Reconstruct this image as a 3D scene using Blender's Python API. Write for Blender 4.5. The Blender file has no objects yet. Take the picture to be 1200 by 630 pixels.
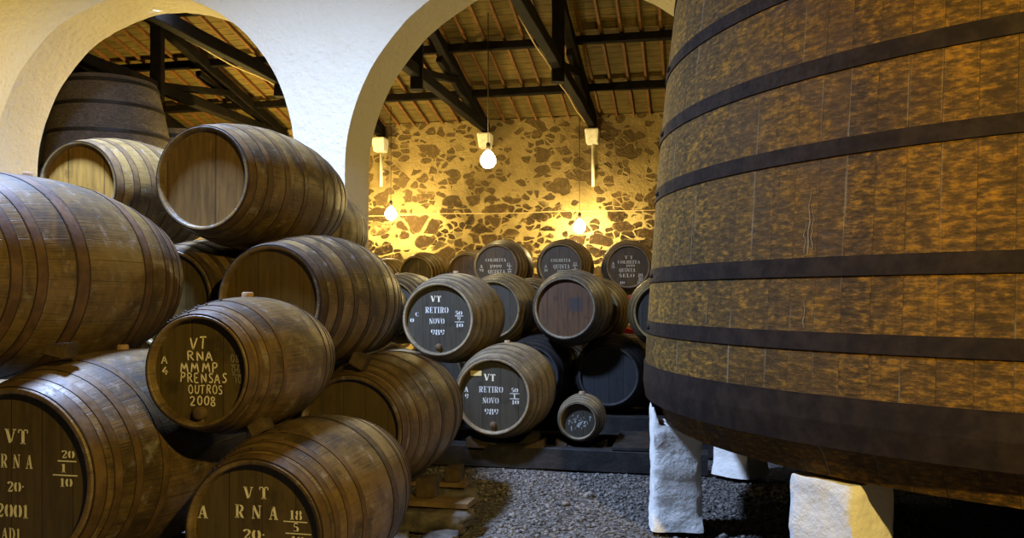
import bpy, bmesh, math, random
from mathutils import Vector, Matrix, noise as mnoise
R = math.radians
random.seed(7)
sc = bpy.context.scene
COL = sc.collection
SA, CA = math.sin(R(12)), math.cos(R(12))          # the cellar is turned 12 degrees to the camera

# ------------------------------------------------------------------ helpers
def W(s, n, h=0.0):                                 # room frame (along the walls, into depth, height) -> world
    return Vector((s*CA + n*SA, -s*SA + n*CA, h))
def ray(u, v, z):                                   # point seen at (u, v) at depth z
    return Vector(((u-600)/1000*z, z, 1.5-(v-347)/1000*z))
def tag(o, label=None, cat=None, group=None, kind=None):
    if label: o['label'] = label
    if cat: o['category'] = cat
    if group: o['group'] = group
    if kind: o['kind'] = kind
    return o
def empty(name, loc, rz=0.0):
    o = bpy.data.objects.new(name, None); COL.objects.link(o)
    o.location = loc; o.rotation_euler = (0, 0, rz); o.empty_display_size = .1
    return o
def mesh_obj(name, bm, mat, parent=None, smooth=True, loc=None, rz=0.0):
    me = bpy.data.meshes.new(name)
    bm.normal_update(); bm.to_mesh(me); bm.free()
    if smooth:
        for p in me.polygons: p.use_smooth = True
    if mat: me.materials.append(mat)
    o = bpy.data.objects.new(name, me); COL.objects.link(o)
    if parent: o.parent = parent
    if loc is not None: o.location = loc
    if rz: o.rotation_euler = (0, 0, rz)
    return o
def sharp(o, ang=35):
    me = o.data
    bm = bmesh.new(); bm.from_mesh(me)
    for e in bm.edges:
        if len(e.link_faces) == 2 and e.calc_face_angle(0) > R(ang): e.smooth = False
    bm.to_mesh(me); bm.free()
def add_box(bm, c, sz, rot=None, bev=0.0, taper=None):
    t = bmesh.new(); bmesh.ops.create_cube(t, size=1.0)
    for v in t.verts:
        k = 1.0
        if taper and v.co.z > 0: v.co.x *= taper; v.co.y *= taper
        v.co = Vector((v.co.x*sz[0], v.co.y*sz[1], v.co.z*sz[2]))
    if bev: bmesh.ops.bevel(t, geom=list(t.edges), offset=bev, segments=2, affect='EDGES', profile=.6)
    M = Matrix.Translation(c)
    if rot is not None: M = M @ rot
    bmesh.ops.transform(t, matrix=M, verts=t.verts)
    me = bpy.data.meshes.new('tmp'); t.to_mesh(me); t.free(); bm.from_mesh(me); bpy.data.meshes.remove(me)
def add_beam(bm, a, b, w, h, bev=.012, sub=8, wob=.012, seed=0):
    """rough-hewn square timber from a to b (w across, h high)"""
    a, b = Vector(a), Vector(b); d = (b-a); L = d.length; d.normalize()
    x = d.cross(Vector((0, 0, 1)))
    if x.length < .05: x = Vector((1, 0, 0))
    x.normalize(); y = x.cross(d); rings = []
    for i in range(sub+1):
        p = a + d*L*i/sub; ring = []
        for k, (sx, sy) in enumerate(((-1, -.86), (-.86, -1), (.86, -1), (1, -.86), (1, .86), (.86, 1), (-.86, 1), (-1, .86))):
            q = p + x*sx*w/2 + y*sy*h/2
            nv = mnoise.noise_vector(Vector((i*.9+seed*7.3, k//2*.8, seed*3.1)))
            ring.append(bm.verts.new(q + nv*wob))
        rings.append(ring)
    for i in range(sub):
        for k in range(8):
            bm.faces.new((rings[i][k], rings[i][(k+1) % 8], rings[i+1][(k+1) % 8], rings[i+1][k]))
            bm.edges.get((rings[i][k], rings[i+1][k])).smooth = False
    bm.faces.new(rings[0][::-1]); bm.faces.new(rings[-1])
    for rg in (rings[0], rings[-1]):
        for k in range(8): bm.edges.get((rg[k], rg[(k+1) % 8])).smooth = False
    bmesh.ops.recalc_face_normals(bm, faces=bm.faces)
def add_tube(bm, pts, r, seg=8):
    pts = [Vector(p) for p in pts]; rings = []
    for i, p in enumerate(pts):
        d = (pts[min(i+1, len(pts)-1)] - pts[max(i-1, 0)]).normalized()
        x = d.cross(Vector((0, 0, 1)))
        if x.length < .05: x = Vector((1, 0, 0))
        x.normalize(); y = x.cross(d)
        rings.append([bm.verts.new(p + (x*math.cos(2*math.pi*k/seg) + y*math.sin(2*math.pi*k/seg))*r) for k in range(seg)])
    for i in range(len(rings)-1):
        for k in range(seg):
            bm.faces.new((rings[i][k], rings[i][(k+1) % seg], rings[i+1][(k+1) % seg], rings[i+1][k]))
    bm.faces.new(rings[0][::-1]); bm.faces.new(rings[-1])
    bmesh.ops.recalc_face_normals(bm, faces=bm.faces)
def add_lathe(bm, prof, axis='Z', seg=64, nst=0, closed=False, norm=False):
    """prof: (radius, position along axis). UV: u = staves round, v = metres along the profile"""
    uv = bm.loops.layers.uv.verify(); rings = []
    for r, t in prof:
        ring = []
        for k in range(seg):
            a = 2*math.pi*k/seg
            if axis == 'Z': ring.append(bm.verts.new((r*math.cos(a), r*math.sin(a), t)))
            else: ring.append(bm.verts.new((r*math.sin(a), t, r*math.cos(a))))
        rings.append(ring)
    n = len(prof); acc = [0.0]
    for i in range(1, n): acc.append(acc[-1] + math.hypot(prof[i][0]-prof[i-1][0], prof[i][1]-prof[i-1][1]))
    if norm: acc = [x/acc[-1] for x in acc]
    for i in range(n if closed else n-1):
        j = (i+1) % n
        for k in range(seg):
            k2 = (k+1) % seg
            f = bm.faces.new((rings[i][k], rings[i][k2], rings[j][k2], rings[j][k]))
            m = nst or 1
            v0, v1 = acc[i], acc[j] if j else acc[i]+.05
            for lp, (uu, vv) in zip(f.loops, ((k/seg*m, v0), ((k+1)/seg*m, v0), ((k+1)/seg*m, v1), (k/seg*m, v1))):
                lp[uv].uv = (uu, vv)
    bmesh.ops.recalc_face_normals(bm, faces=bm.faces)
    return rings

# ------------------------------------------------------------------ materials
class NT:
    def __init__(s, name):
        s.m = bpy.data.materials.new(name); s.m.use_nodes = True
        s.t = s.m.node_tree; s.t.nodes.clear()
        s.out = s.n('ShaderNodeOutputMaterial'); s.b = s.n('ShaderNodeBsdfPrincipled')
        s.l(s.b.outputs[0], s.out.inputs[0])
    def n(s, typ, **kw):
        x = s.t.nodes.new(typ)
        for k, v in kw.items(): setattr(x, k, v)
        return x
    def l(s, a, b): s.t.links.new(a, b)
    def put(s, sock, v):
        if hasattr(v, 'is_output'): s.l(v, sock)
        else: sock.default_value = v
    def math(s, op, a, b=0.0, c=None, clamp=False):
        x = s.n('ShaderNodeMath', operation=op); x.use_clamp = clamp
        s.put(x.inputs[0], a); s.put(x.inputs[1], b)
        if c is not None: s.put(x.inputs[2], c)
        return x.outputs[0]
    def mix(s, f, a, b, bt='MIX'):
        x = s.n('ShaderNodeMix', data_type='RGBA', blend_type=bt); x.clamp_factor = True
        s.put(x.inputs[0], f)
        for i, v in ((6, a), (7, b)):
            if isinstance(v, tuple) and len(v) == 3: v = (*v, 1)
            s.put(x.inputs[i], v)
        return x.outputs[2]
    def step(s, v, a, b, o0=0.0, o1=1.0):
        x = s.n('ShaderNodeMapRange', interpolation_type='SMOOTHSTEP')
        s.put(x.inputs[0], v); s.put(x.inputs[1], a); s.put(x.inputs[2], b); s.put(x.inputs[3], o0); s.put(x.inputs[4], o1)
        return x.outputs[0]
    def coord(s, which='Object'): return s.n('ShaderNodeTexCoord').outputs[which]
    def map(s, vec, scale=(1, 1, 1), loc=(0, 0, 0)):
        x = s.n('ShaderNodeMapping'); s.l(vec, x.inputs[0]); x.inputs['Scale'].default_value = scale
        s.put(x.inputs['Location'], loc)
        return x.outputs[0]
    def noise(s, vec, scale, detail=4, rough=.55, dist=0.0, out=0):
        x = s.n('ShaderNodeTexNoise'); s.l(vec, x.inputs['Vector'])
        x.inputs['Scale'].default_value = scale; x.inputs['Detail'].default_value = detail
        x.inputs['Roughness'].default_value = rough; x.inputs['Distortion'].default_value = dist
        return x.outputs[out]
    def vor(s, vec, scale, feature='F1', rnd=1.0):
        x = s.n('ShaderNodeTexVoronoi', feature=feature); s.l(vec, x.inputs['Vector'])
        x.inputs['Scale'].default_value = scale; x.inputs['Randomness'].default_value = rnd
        return x
    def bump(s, h, dist=.01, strength=1.0, prev=None):
        x = s.n('ShaderNodeBump'); s.l(h, x.inputs['Height']); x.inputs['Distance'].default_value = dist
        x.inputs['Strength'].default_value = strength
        if prev is not None: s.l(prev, x.inputs['Normal'])
        return x.outputs[0]
    def done(s, col=None, rough=.6, nrm=None, spec=.4, metal=0.0):
        if col is not None:
            if isinstance(col, tuple): col = (*col, 1) if len(col) == 3 else col
            s.put(s.b.inputs['Base Color'], col)
        s.put(s.b.inputs['Roughness'], rough); s.put(s.b.inputs['Specular IOR Level'], spec)
        s.b.inputs['Metallic'].default_value = metal
        if nrm is not None: s.l(nrm, s.b.inputs['Normal'])
        return s.m
def lin(r, g, b):
    f = lambda c: (c/255/12.92 if c/255 <= .04045 else ((c/255+.055)/1.055)**2.4)
    return (f(r), f(g), f(b))

def stave_mat(name, dark, mid, light, stain=.5, rough=.5, worn=(.35, .33, .30)):
    """oak staves: one tone per stave, long grain, stains and scuffs, seams between staves"""
    N = NT(name); uvn = N.n('ShaderNodeUVMap'); uv = uvn.outputs[0]
    rnd = N.n('ShaderNodeObjectInfo').outputs['Random']
    sp = N.n('ShaderNodeSeparateXYZ'); N.l(uv, sp.inputs[0])
    u, v = sp.outputs[0], sp.outputs[1]
    idn = N.math('FLOOR', u)
    wn = N.n('ShaderNodeTexWhiteNoise', noise_dimensions='2D')
    cmb = N.n('ShaderNodeCombineXYZ'); N.l(idn, cmb.inputs[0]); N.l(N.math('MULTIPLY', rnd, 91.7), cmb.inputs[1])
    N.l(cmb.outputs[0], wn.inputs['Vector'])
    ob = N.coord()
    off = N.n('ShaderNodeCombineXYZ'); N.l(N.math('MULTIPLY', rnd, 37.0), off.inputs[0]); N.l(N.math('MULTIPLY', rnd, 11.0), off.inputs[1])
    vadd = N.n('ShaderNodeVectorMath', operation='ADD'); N.l(ob, vadd.inputs[0]); N.l(off.outputs[0], vadd.inputs[1])
    P = vadd.outputs[0]
    gv = N.n('ShaderNodeCombineXYZ'); N.l(N.math('MULTIPLY', u, 9.0), gv.inputs[0]); N.l(N.math('MULTIPLY', v, 3.2), gv.inputs[1]); N.l(N.math('MULTIPLY', rnd, 50.0), gv.inputs[2])
    grain = N.noise(gv.outputs[0], 1.6, 6, .62)
    blot = N.noise(P, 2.6, 5, .6, .6)
    fine = N.noise(P, 14, 5, .65)
    streak = N.n('ShaderNodeCombineXYZ'); N.l(N.math('MULTIPLY', u, .8), streak.inputs[0]); N.l(N.math('MULTIPLY', v, 9.0), streak.inputs[1]); N.l(N.math('MULTIPLY', rnd, 20.0), streak.inputs[2])
    band = N.noise(streak.outputs[0], 1.3, 4, .6)
    c = N.mix(N.step(grain, .28, .72), dark, mid)
    c = N.mix(N.math('MULTIPLY', N.step(blot, .62, .36), .55), c, light)
    c = N.mix(N.math('MULTIPLY', wn.outputs[0], .22), c, light)
    c = N.mix(N.math('MULTIPLY', N.step(band, .5, .7), .35), c, dark)
    c = N.mix(N.math('MULTIPLY', N.step(blot, .50, .68), stain), c, tuple(x*.42 for x in dark))
    c = N.mix(N.math('MULTIPLY', N.step(fine, .54, .72), .3), c, worn)
    c = N.mix(N.math('MULTIPLY', N.step(fine, .46, .30), .4), c, tuple(x*.6 for x in dark))
    fr = N.math('FRACT', u); seam = N.math('MINIMUM', fr, N.math('SUBTRACT', 1.0, fr))
    sm = N.step(seam, .0, .025)
    c = N.mix(N.math('MULTIPLY', N.math('SUBTRACT', 1.0, sm), .38), c, tuple(x*.45 for x in dark))
    h = N.math('ADD', N.math('MULTIPLY', grain, .45), N.math('ADD', N.math('MULTIPLY', sm, .22), N.math('MULTIPLY', fine, .4)))
    b = N.bump(h, .005, .8)
    return N.done(c, N.step(blot, .3, .7, rough-.08, rough+.14), b, .45)
def head_mat(name, base, alt, plank=.13, rough=.5, patch=None):
    """barrel head: upright boards with grain, grime near the bottom"""
    N = NT(name); ob = N.coord(); rnd = N.n('ShaderNodeObjectInfo').outputs['Random']
    sp = N.n('ShaderNodeSeparateXYZ'); N.l(ob, sp.inputs[0])
    x = N.math('ADD', N.math('DIVIDE', sp.outputs[0], plank), N.math('MULTIPLY', rnd, 5.0))
    idn = N.math('FLOOR', x)
    wn = N.n('ShaderNodeTexWhiteNoise', noise_dimensions='2D'); cmb = N.n('ShaderNodeCombineXYZ')
    N.l(idn, cmb.inputs[0]); N.l(N.math('MULTIPLY', rnd, 77.0), cmb.inputs[1]); N.l(cmb.outputs[0], wn.inputs['Vector'])
    gv = N.n('ShaderNodeCombineXYZ'); N.l(N.math('MULTIPLY', sp.outputs[0], 26.0), gv.inputs[0]); N.l(N.math('MULTIPLY', sp.outputs[2], 2.6), gv.inputs[1]); N.l(N.math('MULTIPLY', rnd, 60.0), gv.inputs[2])
    grain = N.noise(gv.outputs[0], 1.5, 6, .62); blot = N.noise(gv.outputs[0], .22, 4, .6)
    sv = N.n('ShaderNodeVectorMath', operation='ADD'); N.l(ob, sv.inputs[0]); N.l(gv.outputs[0], sv.inputs[1])
    spots = N.noise(ob, 7.0, 5, .6)
    c = N.mix(N.step(grain, .32, .68), base, alt)
    c = N.mix(N.math('MULTIPLY', wn.outputs[0], .35), c, tuple(v*1.35 for v in alt))
    c = N.mix(N.math('MULTIPLY', N.step(spots, .54, .72), .55), c, tuple(v*.4 for v in base))
    if patch:
        px, pz, pr, pc = patch
        d = N.math('MAXIMUM', N.math('ABSOLUTE', N.math('SUBTRACT', sp.outputs[0], px)), N.math('ABSOLUTE', N.math('SUBTRACT', sp.outputs[2], pz)))
        d = N.math('ADD', d, N.math('MULTIPLY', spots, .08))
        c = N.mix(N.math('MULTIPLY', N.step(d, pr, pr+.03, 1, 0), .8), c, pc)
    fr = N.math('FRACT', x); seam = N.step(N.math('MINIMUM', fr, N.math('SUBTRACT', 1.0, fr)), 0, .03)
    c = N.mix(N.math('MULTIPLY', N.math('SUBTRACT', 1.0, seam), .75), c, tuple(v*.3 for v in base))
    h = N.math('ADD', N.math('MULTIPLY', grain, .6), N.math('MULTIPLY', seam, .5))
    return N.done(c, rough, N.bump(h, .004, .7), .4)
def hoop_mat(name, a, b, rough=.5, edge=.85, spec=.35):
    N = NT(name); ob = N.coord()
    f = N.noise(ob, 9, 6, .65); g = N.noise(ob, 40, 4, .6)
    c = N.mix(N.step(f, .35, .68), a, b)
    sp = N.n('ShaderNodeSeparateXYZ'); N.l(N.n('ShaderNodeUVMap').outputs[0], sp.inputs[0]); v = sp.outputs[1]
    ed = N.step(N.math('MINIMUM', v, N.math('SUBTRACT', 1.0, v)), .13, .19, 1, 0)      # rust grime and gap shade painted dark along both edges
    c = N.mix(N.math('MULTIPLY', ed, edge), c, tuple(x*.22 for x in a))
    return N.done(c, N.step(g, .3, .7, rough-.1, rough+.15), N.bump(N.math('ADD', f, N.math('MULTIPLY', g, .5)), .002, .6), spec, .06)
def timber_mat(name, a, b, rough=.75, sx=(1, 1, 1), scale=6, spec=.3):
    N = NT(name); ob = N.map(N.coord(), sx)
    f = N.noise(ob, scale, 7, .65, .4); g = N.noise(ob, scale*5, 4, .6)
    c = N.mix(N.step(f, .35, .68), a, b)
    return N.done(c, rough, N.bump(N.math('ADD', f, N.math('MULTIPLY', g, .4)), .012, .7), spec)
def plain(name, col, rough=.6, bump=None, var=.25, scale=12, spec=.35):
    N = NT(name); ob = N.coord(); f = N.noise(ob, scale, 5, .6)
    c = N.mix(N.step(f, .35, .7), col, tuple(x*(1-var) for x in col))
    return N.done(c, rough, N.bump(f, bump or .004, .6), spec)

M = {}
M['st_left'] = stave_mat('oak_staves_brown', lin(50, 38, 19), lin(96, 74, 38), lin(126, 102, 58), .65, .42)
M['st_grey'] = stave_mat('oak_staves_grey', lin(76, 62, 42), lin(122, 104, 72), lin(152, 132, 96), .3, .55)
M['st_black'] = stave_mat('oak_staves_black', lin(34, 31, 28), lin(52, 47, 41), lin(66, 59, 50), .3, .5, (.12, .11, .10))
M['st_warm'] = stave_mat('oak_staves_tan', lin(80, 64, 32), lin(126, 104, 56), lin(156, 132, 78), .4, .52)
M['hd_olive'] = head_mat('head_dark_olive', lin(60, 48, 20), lin(76, 62, 28), .15, .42)
M['hd_moss'] = head_mat('head_moss_black', lin(62, 47, 10), lin(82, 62, 15), .15, .45)
M['hd_slate'] = head_mat('head_slate_black', lin(46, 42, 33), lin(58, 53, 42), .16, .42)
M['hd_black'] = head_mat('head_black', lin(30, 30, 30), lin(40, 39, 38), .16, .5)
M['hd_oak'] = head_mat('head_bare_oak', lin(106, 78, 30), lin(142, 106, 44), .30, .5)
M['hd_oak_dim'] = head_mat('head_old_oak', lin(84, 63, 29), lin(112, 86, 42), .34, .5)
M['hd_red'] = head_mat('head_red_oak', lin(60, 40, 20), lin(92, 60, 30), .11, .5, (.11, .04, .10, lin(52, 46, 42)))
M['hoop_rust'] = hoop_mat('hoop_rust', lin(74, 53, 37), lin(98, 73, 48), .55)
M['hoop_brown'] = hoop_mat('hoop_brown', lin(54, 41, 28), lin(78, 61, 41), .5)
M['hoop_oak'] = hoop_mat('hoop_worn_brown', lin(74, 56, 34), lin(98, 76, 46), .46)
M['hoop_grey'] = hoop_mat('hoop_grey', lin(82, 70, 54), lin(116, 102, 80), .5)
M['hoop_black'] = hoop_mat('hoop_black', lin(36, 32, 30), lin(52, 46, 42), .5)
M['bung'] = plain('bung_wood', lin(150, 120, 84), .7)
M['cork'] = plain('cork_brown', lin(84, 64, 36), .7)
M['paint'] = plain('stencil_paint', lin(214, 206, 178), .75, .001, .18, 60)
M['paint_blue'] = plain('stencil_paint_white', lin(186, 184, 174), .75, .001, .2, 60)
M['chalk'] = plain('brush_paint', lin(226, 212, 176), .8, .001, .25, 60)
M['paint_shaded'] = plain('shaded_paint', lin(120, 112, 90), .8, .001, .3, 60)  # paint darkened to carry the shadow of the head's rim
M['card'] = plain('label_card', lin(206, 176, 110), .7, .001, .2, 30)
M['chock'] = timber_mat('chock_wood', lin(50, 38, 21), lin(82, 65, 38), .75)
M['dark_timber'] = timber_mat('roof_timber', lin(11, 9, 7), lin(24, 18, 13), .8, spec=.08)
M['skid'] = timber_mat('skid_timber', lin(22, 19, 16), lin(46, 40, 34), .75)
M['rafter'] = timber_mat('rafter_wood', lin(88, 58, 24), lin(118, 78, 34), .7)
M['plank'] = timber_mat('plank_wood', lin(80, 62, 36), lin(116, 92, 54), .7)
M['cable'] = plain('cable_dark', lin(60, 48, 34), .5)
M['cable_light'] = plain('cable_pale', lin(196, 170, 120), .5)
M['white_pipe'] = plain('white_paint', lin(226, 218, 200), .5)
M['red'] = plain('red_plastic', lin(196, 48, 28), .45, .002, .15)
M['rock'] = timber_mat('field_stone', lin(56, 51, 45), lin(98, 90, 79), .85, (1, 1, 1), 7)
M['socket'] = plain('lamp_socket', lin(40, 34, 28), .45)

def wash_mat(name, col=lin(236, 228, 206), lump=2.0, dist=.02, dirt=.35):
    N = NT(name); ob = N.coord()
    a = N.noise(ob, 3.0*lump, 5, .6); b = N.noise(ob, 16*lump, 6, .65); d = N.noise(ob, .8, 5, .65)
    v = N.vor(ob, 7*lump, 'SMOOTH_F1').outputs['Distance']
    c = N.mix(N.math('MULTIPLY', N.step(d, .5, .72), dirt), col, tuple(x*k for x, k in zip(col, (.8, .72, .56))))
    c = N.mix(N.math('MULTIPLY', N.step(b, .62, .76), dirt*.8), c, tuple(x*k for x, k in zip(col, (.62, .52, .38))))
    h = N.math('ADD', N.math('ADD', a, N.math('MULTIPLY', b, .6)), N.math('MULTIPLY', v, .5))
    return N.done(c, .85, N.bump(h, dist, .8), .2)
M['wash'] = wash_mat('whitewash', lin(228, 218, 194), 2.2, .045, .2)
M['post'] = wash_mat('whitewash_post', lin(236, 230, 216), 2.6, .012, .4)

def stone_wall_mat():
    N = NT('rubble_stone'); ob = N.coord()
    sp = N.n('ShaderNodeSeparateXYZ'); N.l(ob, sp.inputs[0])
    hz = sp.outputs[2]
    wob = N.n('ShaderNodeTexNoise'); N.l(ob, wob.inputs['Vector']); wob.inputs['Scale'].default_value = 2.4; wob.inputs['Detail'].default_value = 3
    sub = N.n('ShaderNodeVectorMath', operation='MULTIPLY_ADD'); N.l(wob.outputs['Color'], sub.inputs[0])
    sub.inputs[1].default_value = (.30, .0, .26); N.l(ob, sub.inputs[2])
    P = N.map(sub.outputs[0], (1.0, .02, 1.5))
    rough = N.noise(ob, 9, 6, .62); fine = N.noise(ob, 34, 5, .6); big = N.noise(ob, .9, 4, .6)
    def layer(scale, cover):
        e = N.vor(P, scale, 'DISTANCE_TO_EDGE', .85).outputs['Distance']
        cc = N.vor(P, scale, 'F1', .85); s2 = N.n('ShaderNodeSeparateColor'); N.l(cc.outputs['Color'], s2.inputs[0])
        ee = N.math('MINIMUM', e, N.math('MULTIPLY', N.math('SUBTRACT', .72, cc.outputs['Distance']), .75))
        ee = N.math('ADD', ee, N.math('MULTIPLY', N.math('SUBTRACT', rough, .5), .13))
        t = N.math('ADD', .03, N.math('MULTIPLY', s2.outputs[1], .05))
        m = N.step(ee, t, N.math('ADD', t, .05))
        keep = N.step(s2.outputs[0], cover, N.math('ADD', cover, .05))
        return N.math('MULTIPLY', m, keep), s2.outputs[2]
    hi = N.step(N.math('ADD', hz, N.math('MULTIPLY', big, 1.2)), 3.5, 4.7)      # plaster hides more stones high up
    mA, ra = layer(2.0, N.math('ADD', .0, N.math('MULTIPLY', hi, .62)))
    mB, rb = layer(4.6, N.math('ADD', .25, N.math('MULTIPLY', hi, .15)))
    mask = N.math('MAXIMUM', mA, N.math('MULTIPLY', mB, N.math('SUBTRACT', 1.0, mA)))
    stone = N.mix(ra, lin(34, 26, 16), lin(78, 60, 36))
    stone = N.mix(N.math('MULTIPLY', hi, .6), stone, lin(100, 82, 50))
    stone = N.mix(N.math('MULTIPLY', N.step(rough, .5, .7), .6), stone, lin(126, 100, 62))
    mort = N.mix(N.step(big, .35, .65), lin(150, 130, 84), lin(186, 166, 112))
    mort = N.mix(N.math('MULTIPLY', N.step(fine, .5, .7), .45), mort, lin(124, 98, 58))
    mort = N.mix(N.math('MULTIPLY', hi, .7), mort, lin(122, 102, 64))
    c = N.mix(mask, mort, stone)
    soot = N.noise(ob, .55, 4, .6)
    c = N.mix(N.math('MULTIPLY', N.step(soot, .48, .66), .55), c, lin(66, 52, 30))
    h = N.math('ADD', N.math('MULTIPLY', mask, -.25), N.math('ADD', N.math('MULTIPLY', rough, .8), N.math('MULTIPLY', fine, .3)))
    return N.done(c, .9, N.bump(h, .06, 1.0), .2)
M['stone'] = stone_wall_mat()

def gravel_mat():
    N = NT('gravel_ground'); ob = N.coord()
    v = N.vor(ob, 42); s2 = N.n('ShaderNodeSeparateColor'); N.l(v.outputs['Color'], s2.inputs[0])
    b = N.noise(ob, .9, 4, .6); f = N.noise(ob, 22, 5, .65)
    c = N.mix(s2.outputs[0], lin(56, 51, 45), lin(116, 108, 97))
    c = N.mix(N.math('MULTIPLY', N.step(f, .5, .7), .6), c, lin(58, 50, 42))
    c = N.mix(N.math('MULTIPLY', N.step(b, .45, .7), .4), c, lin(80, 70, 56))
    h = N.math('SUBTRACT', N.math('MULTIPLY', f, .8), v.outputs['Distance'])
    return N.done(c, .9, N.bump(h, .02, 1.0), .25)
M['gravel'] = gravel_mat()
def pebble_mat():
    N = NT('pebbles'); ob = N.coord(); v = N.noise(ob, 30, 2, .5); w = N.noise(ob, 3, 3, .5)
    c = N.mix(N.step(v, .35, .65), lin(52, 47, 42), lin(124, 116, 105))
    return N.done(c, .85, None, .25)
M['pebble'] = pebble_mat()

def roof_mat():
    N = NT('roof_boards'); ob = N.coord(); sp = N.n('ShaderNodeSeparateXYZ'); N.l(ob, sp.inputs[0])
    y = N.math('DIVIDE', sp.outputs[1], .21); fr = N.math('FRACT', y)
    wn = N.n('ShaderNodeTexWhiteNoise', noise_dimensions='2D'); cmb = N.n('ShaderNodeCombineXYZ')
    N.l(N.math('FLOOR', y), cmb.inputs[0]); N.l(N.math('FLOOR', N.math('DIVIDE', sp.outputs[0], 1.1)), cmb.inputs[1]); N.l(cmb.outputs[0], wn.inputs['Vector'])
    g = N.noise(N.map(ob, (1.5, 14, 1)), 2.0, 6, .62); b = N.noise(ob, 1.2, 4, .6)
    c = N.mix(N.step(g, .3, .7), lin(76, 62, 29), lin(116, 96, 48))
    c = N.mix(N.math('MULTIPLY', wn.outputs[0], .5), c, lin(72, 66, 34))
    c = N.mix(N.math('MULTIPLY', N.step(b, .5, .7), .5), c, lin(60, 46, 24))
    seam = N.step(N.math('MINIMUM', fr, N.math('SUBTRACT', 1.0, fr)), 0, .06)
    c = N.mix(N.math('SUBTRACT', 1.0, seam), c, lin(30, 22, 12))
    return N.done(c, .8, N.bump(N.math('ADD', N.math('MULTIPLY', g, .4), seam), .01, .7), .2)
M['roof'] = roof_mat()

def vat_mat(name, cols, seamcol, stain_scale=1.0, spec=.16):
    N = NT(name); uvn = N.n('ShaderNodeUVMap'); uv = uvn.outputs[0]; ob = N.coord()
    sp = N.n('ShaderNodeSeparateXYZ'); N.l(uv, sp.inputs[0]); u, v = sp.outputs[0], sp.outputs[1]
    wn = N.n('ShaderNodeTexWhiteNoise', noise_dimensions='1D'); N.l(N.math('FLOOR', u), wn.inputs['W'])
    so = N.n('ShaderNodeSeparateXYZ'); N.l(ob, so.inputs[0])
    # horizontal saw ripples across each stave, blotchy old varnish flaking off
    hv = N.n('ShaderNodeCombineXYZ'); N.l(N.math('MULTIPLY', u, .8), hv.inputs[0]); N.l(N.math('MULTIPLY', v, 20.0), hv.inputs[1]); N.l(N.math('MULTIPLY', wn.outputs[0], 9.0), hv.inputs[2])
    rip = N.noise(hv.outputs[0], 2.4, 6, .68)
    lv = N.n('ShaderNodeCombineXYZ'); N.l(N.math('MULTIPLY', u, 5.0), lv.inputs[0]); N.l(N.math('MULTIPLY', v, 1.2), lv.inputs[1])
    run = N.noise(lv.outputs[0], 1.2, 5, .6)
    blot = N.noise(ob, 2.2*stain_scale, 7, .68, .5); fine = N.noise(N.map(ob, (1, 1, 1.8)), 22, 6, .72)
    patch = N.math('ADD', N.math('MULTIPLY', rip, .44), N.math('ADD', N.math('MULTIPLY', blot, .28), N.math('MULTIPLY', fine, .30)))
    c = N.mix(N.step(patch, .42, .60), cols[0], cols[1])
    c = N.mix(N.math('MULTIPLY', N.step(patch, .51, .66), .85), c, cols[2])
    c = N.mix(N.math('MULTIPLY', N.step(run, .52, .72), .5), c, cols[0])
    c = N.mix(N.math('MULTIPLY', wn.outputs[0], .28), c, cols[1])
    fr = N.math('FRACT', u); d = N.math('MINIMUM', fr, N.math('SUBTRACT', 1.0, fr))
    seam = N.step(d, 0, .03)
    sal = N.math('MULTIPLY', N.step(d, .0, .075, 1, 0), N.step(N.noise(lv.outputs[0], .8, 4, .6), .52, .66))
    c = N.mix(N.math('MULTIPLY', sal, .55), c, seamcol)
    c = N.mix(N.math('MULTIPLY', N.math('SUBTRACT', 1.0, seam), .25), c, tuple(x*.4 for x in cols[0]))
    h = N.math('ADD', N.math('MULTIPLY', rip, .8), N.math('ADD', N.math('MULTIPLY', seam, .22), N.math('MULTIPLY', fine, .5)))
    return N.done(c, N.step(blot, .3, .7, .6, .85), N.bump(h, .010, .7), spec)
M['vat'] = vat_mat('vat_staves', (lin(58, 44, 22), lin(112, 82, 36), lin(182, 128, 34)), lin(176, 160, 130))
M['vat_grey'] = vat_mat('grey_vat_staves', (lin(66, 60, 56), lin(92, 84, 76), lin(112, 101, 90)), lin(120, 112, 100))
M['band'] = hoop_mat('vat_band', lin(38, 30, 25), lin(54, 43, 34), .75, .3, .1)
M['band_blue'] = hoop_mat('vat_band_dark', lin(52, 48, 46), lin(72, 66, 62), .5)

# ------------------------------------------------------------------ lettering
TK, TN = .21, .075                                  # thick and thin strokes of the stencil letters
def ribbon(bm, pts, ws, T):
    vs = []
    for i, p in enumerate(pts):
        a = pts[max(i-1, 0)]; b = pts[min(i+1, len(pts)-1)]
        dx, dy = b[0]-a[0], b[1]-a[1]; L = math.hypot(dx, dy) or 1
        w = ws[i] if isinstance(ws, (list, tuple)) else ws
        nx, ny = -dy/L*w/2, dx/L*w/2
        vs.append((bm.verts.new(T(p[0]+nx, p[1]+ny)), bm.verts.new(T(p[0]-nx, p[1]-ny))))
    for i in range(len(vs)-1):
        bm.faces.new((vs[i][0], vs[i][1], vs[i+1][1], vs[i+1][0]))
def arc(cx, cy, rx, ry, a0, a1, tk=TK, tn=TN, n=10):
    P, Wd = [], []
    for i in range(n+1):
        a = R(a0+(a1-a0)*i/n); P.append((cx+rx*math.cos(a), cy+ry*math.sin(a))); Wd.append(tn+(tk-tn)*abs(math.cos(a)))
    return (P, Wd)
def ser(x, y, w=.3): return ([(x-w/2, y), (x+w/2, y)], TN)
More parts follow.
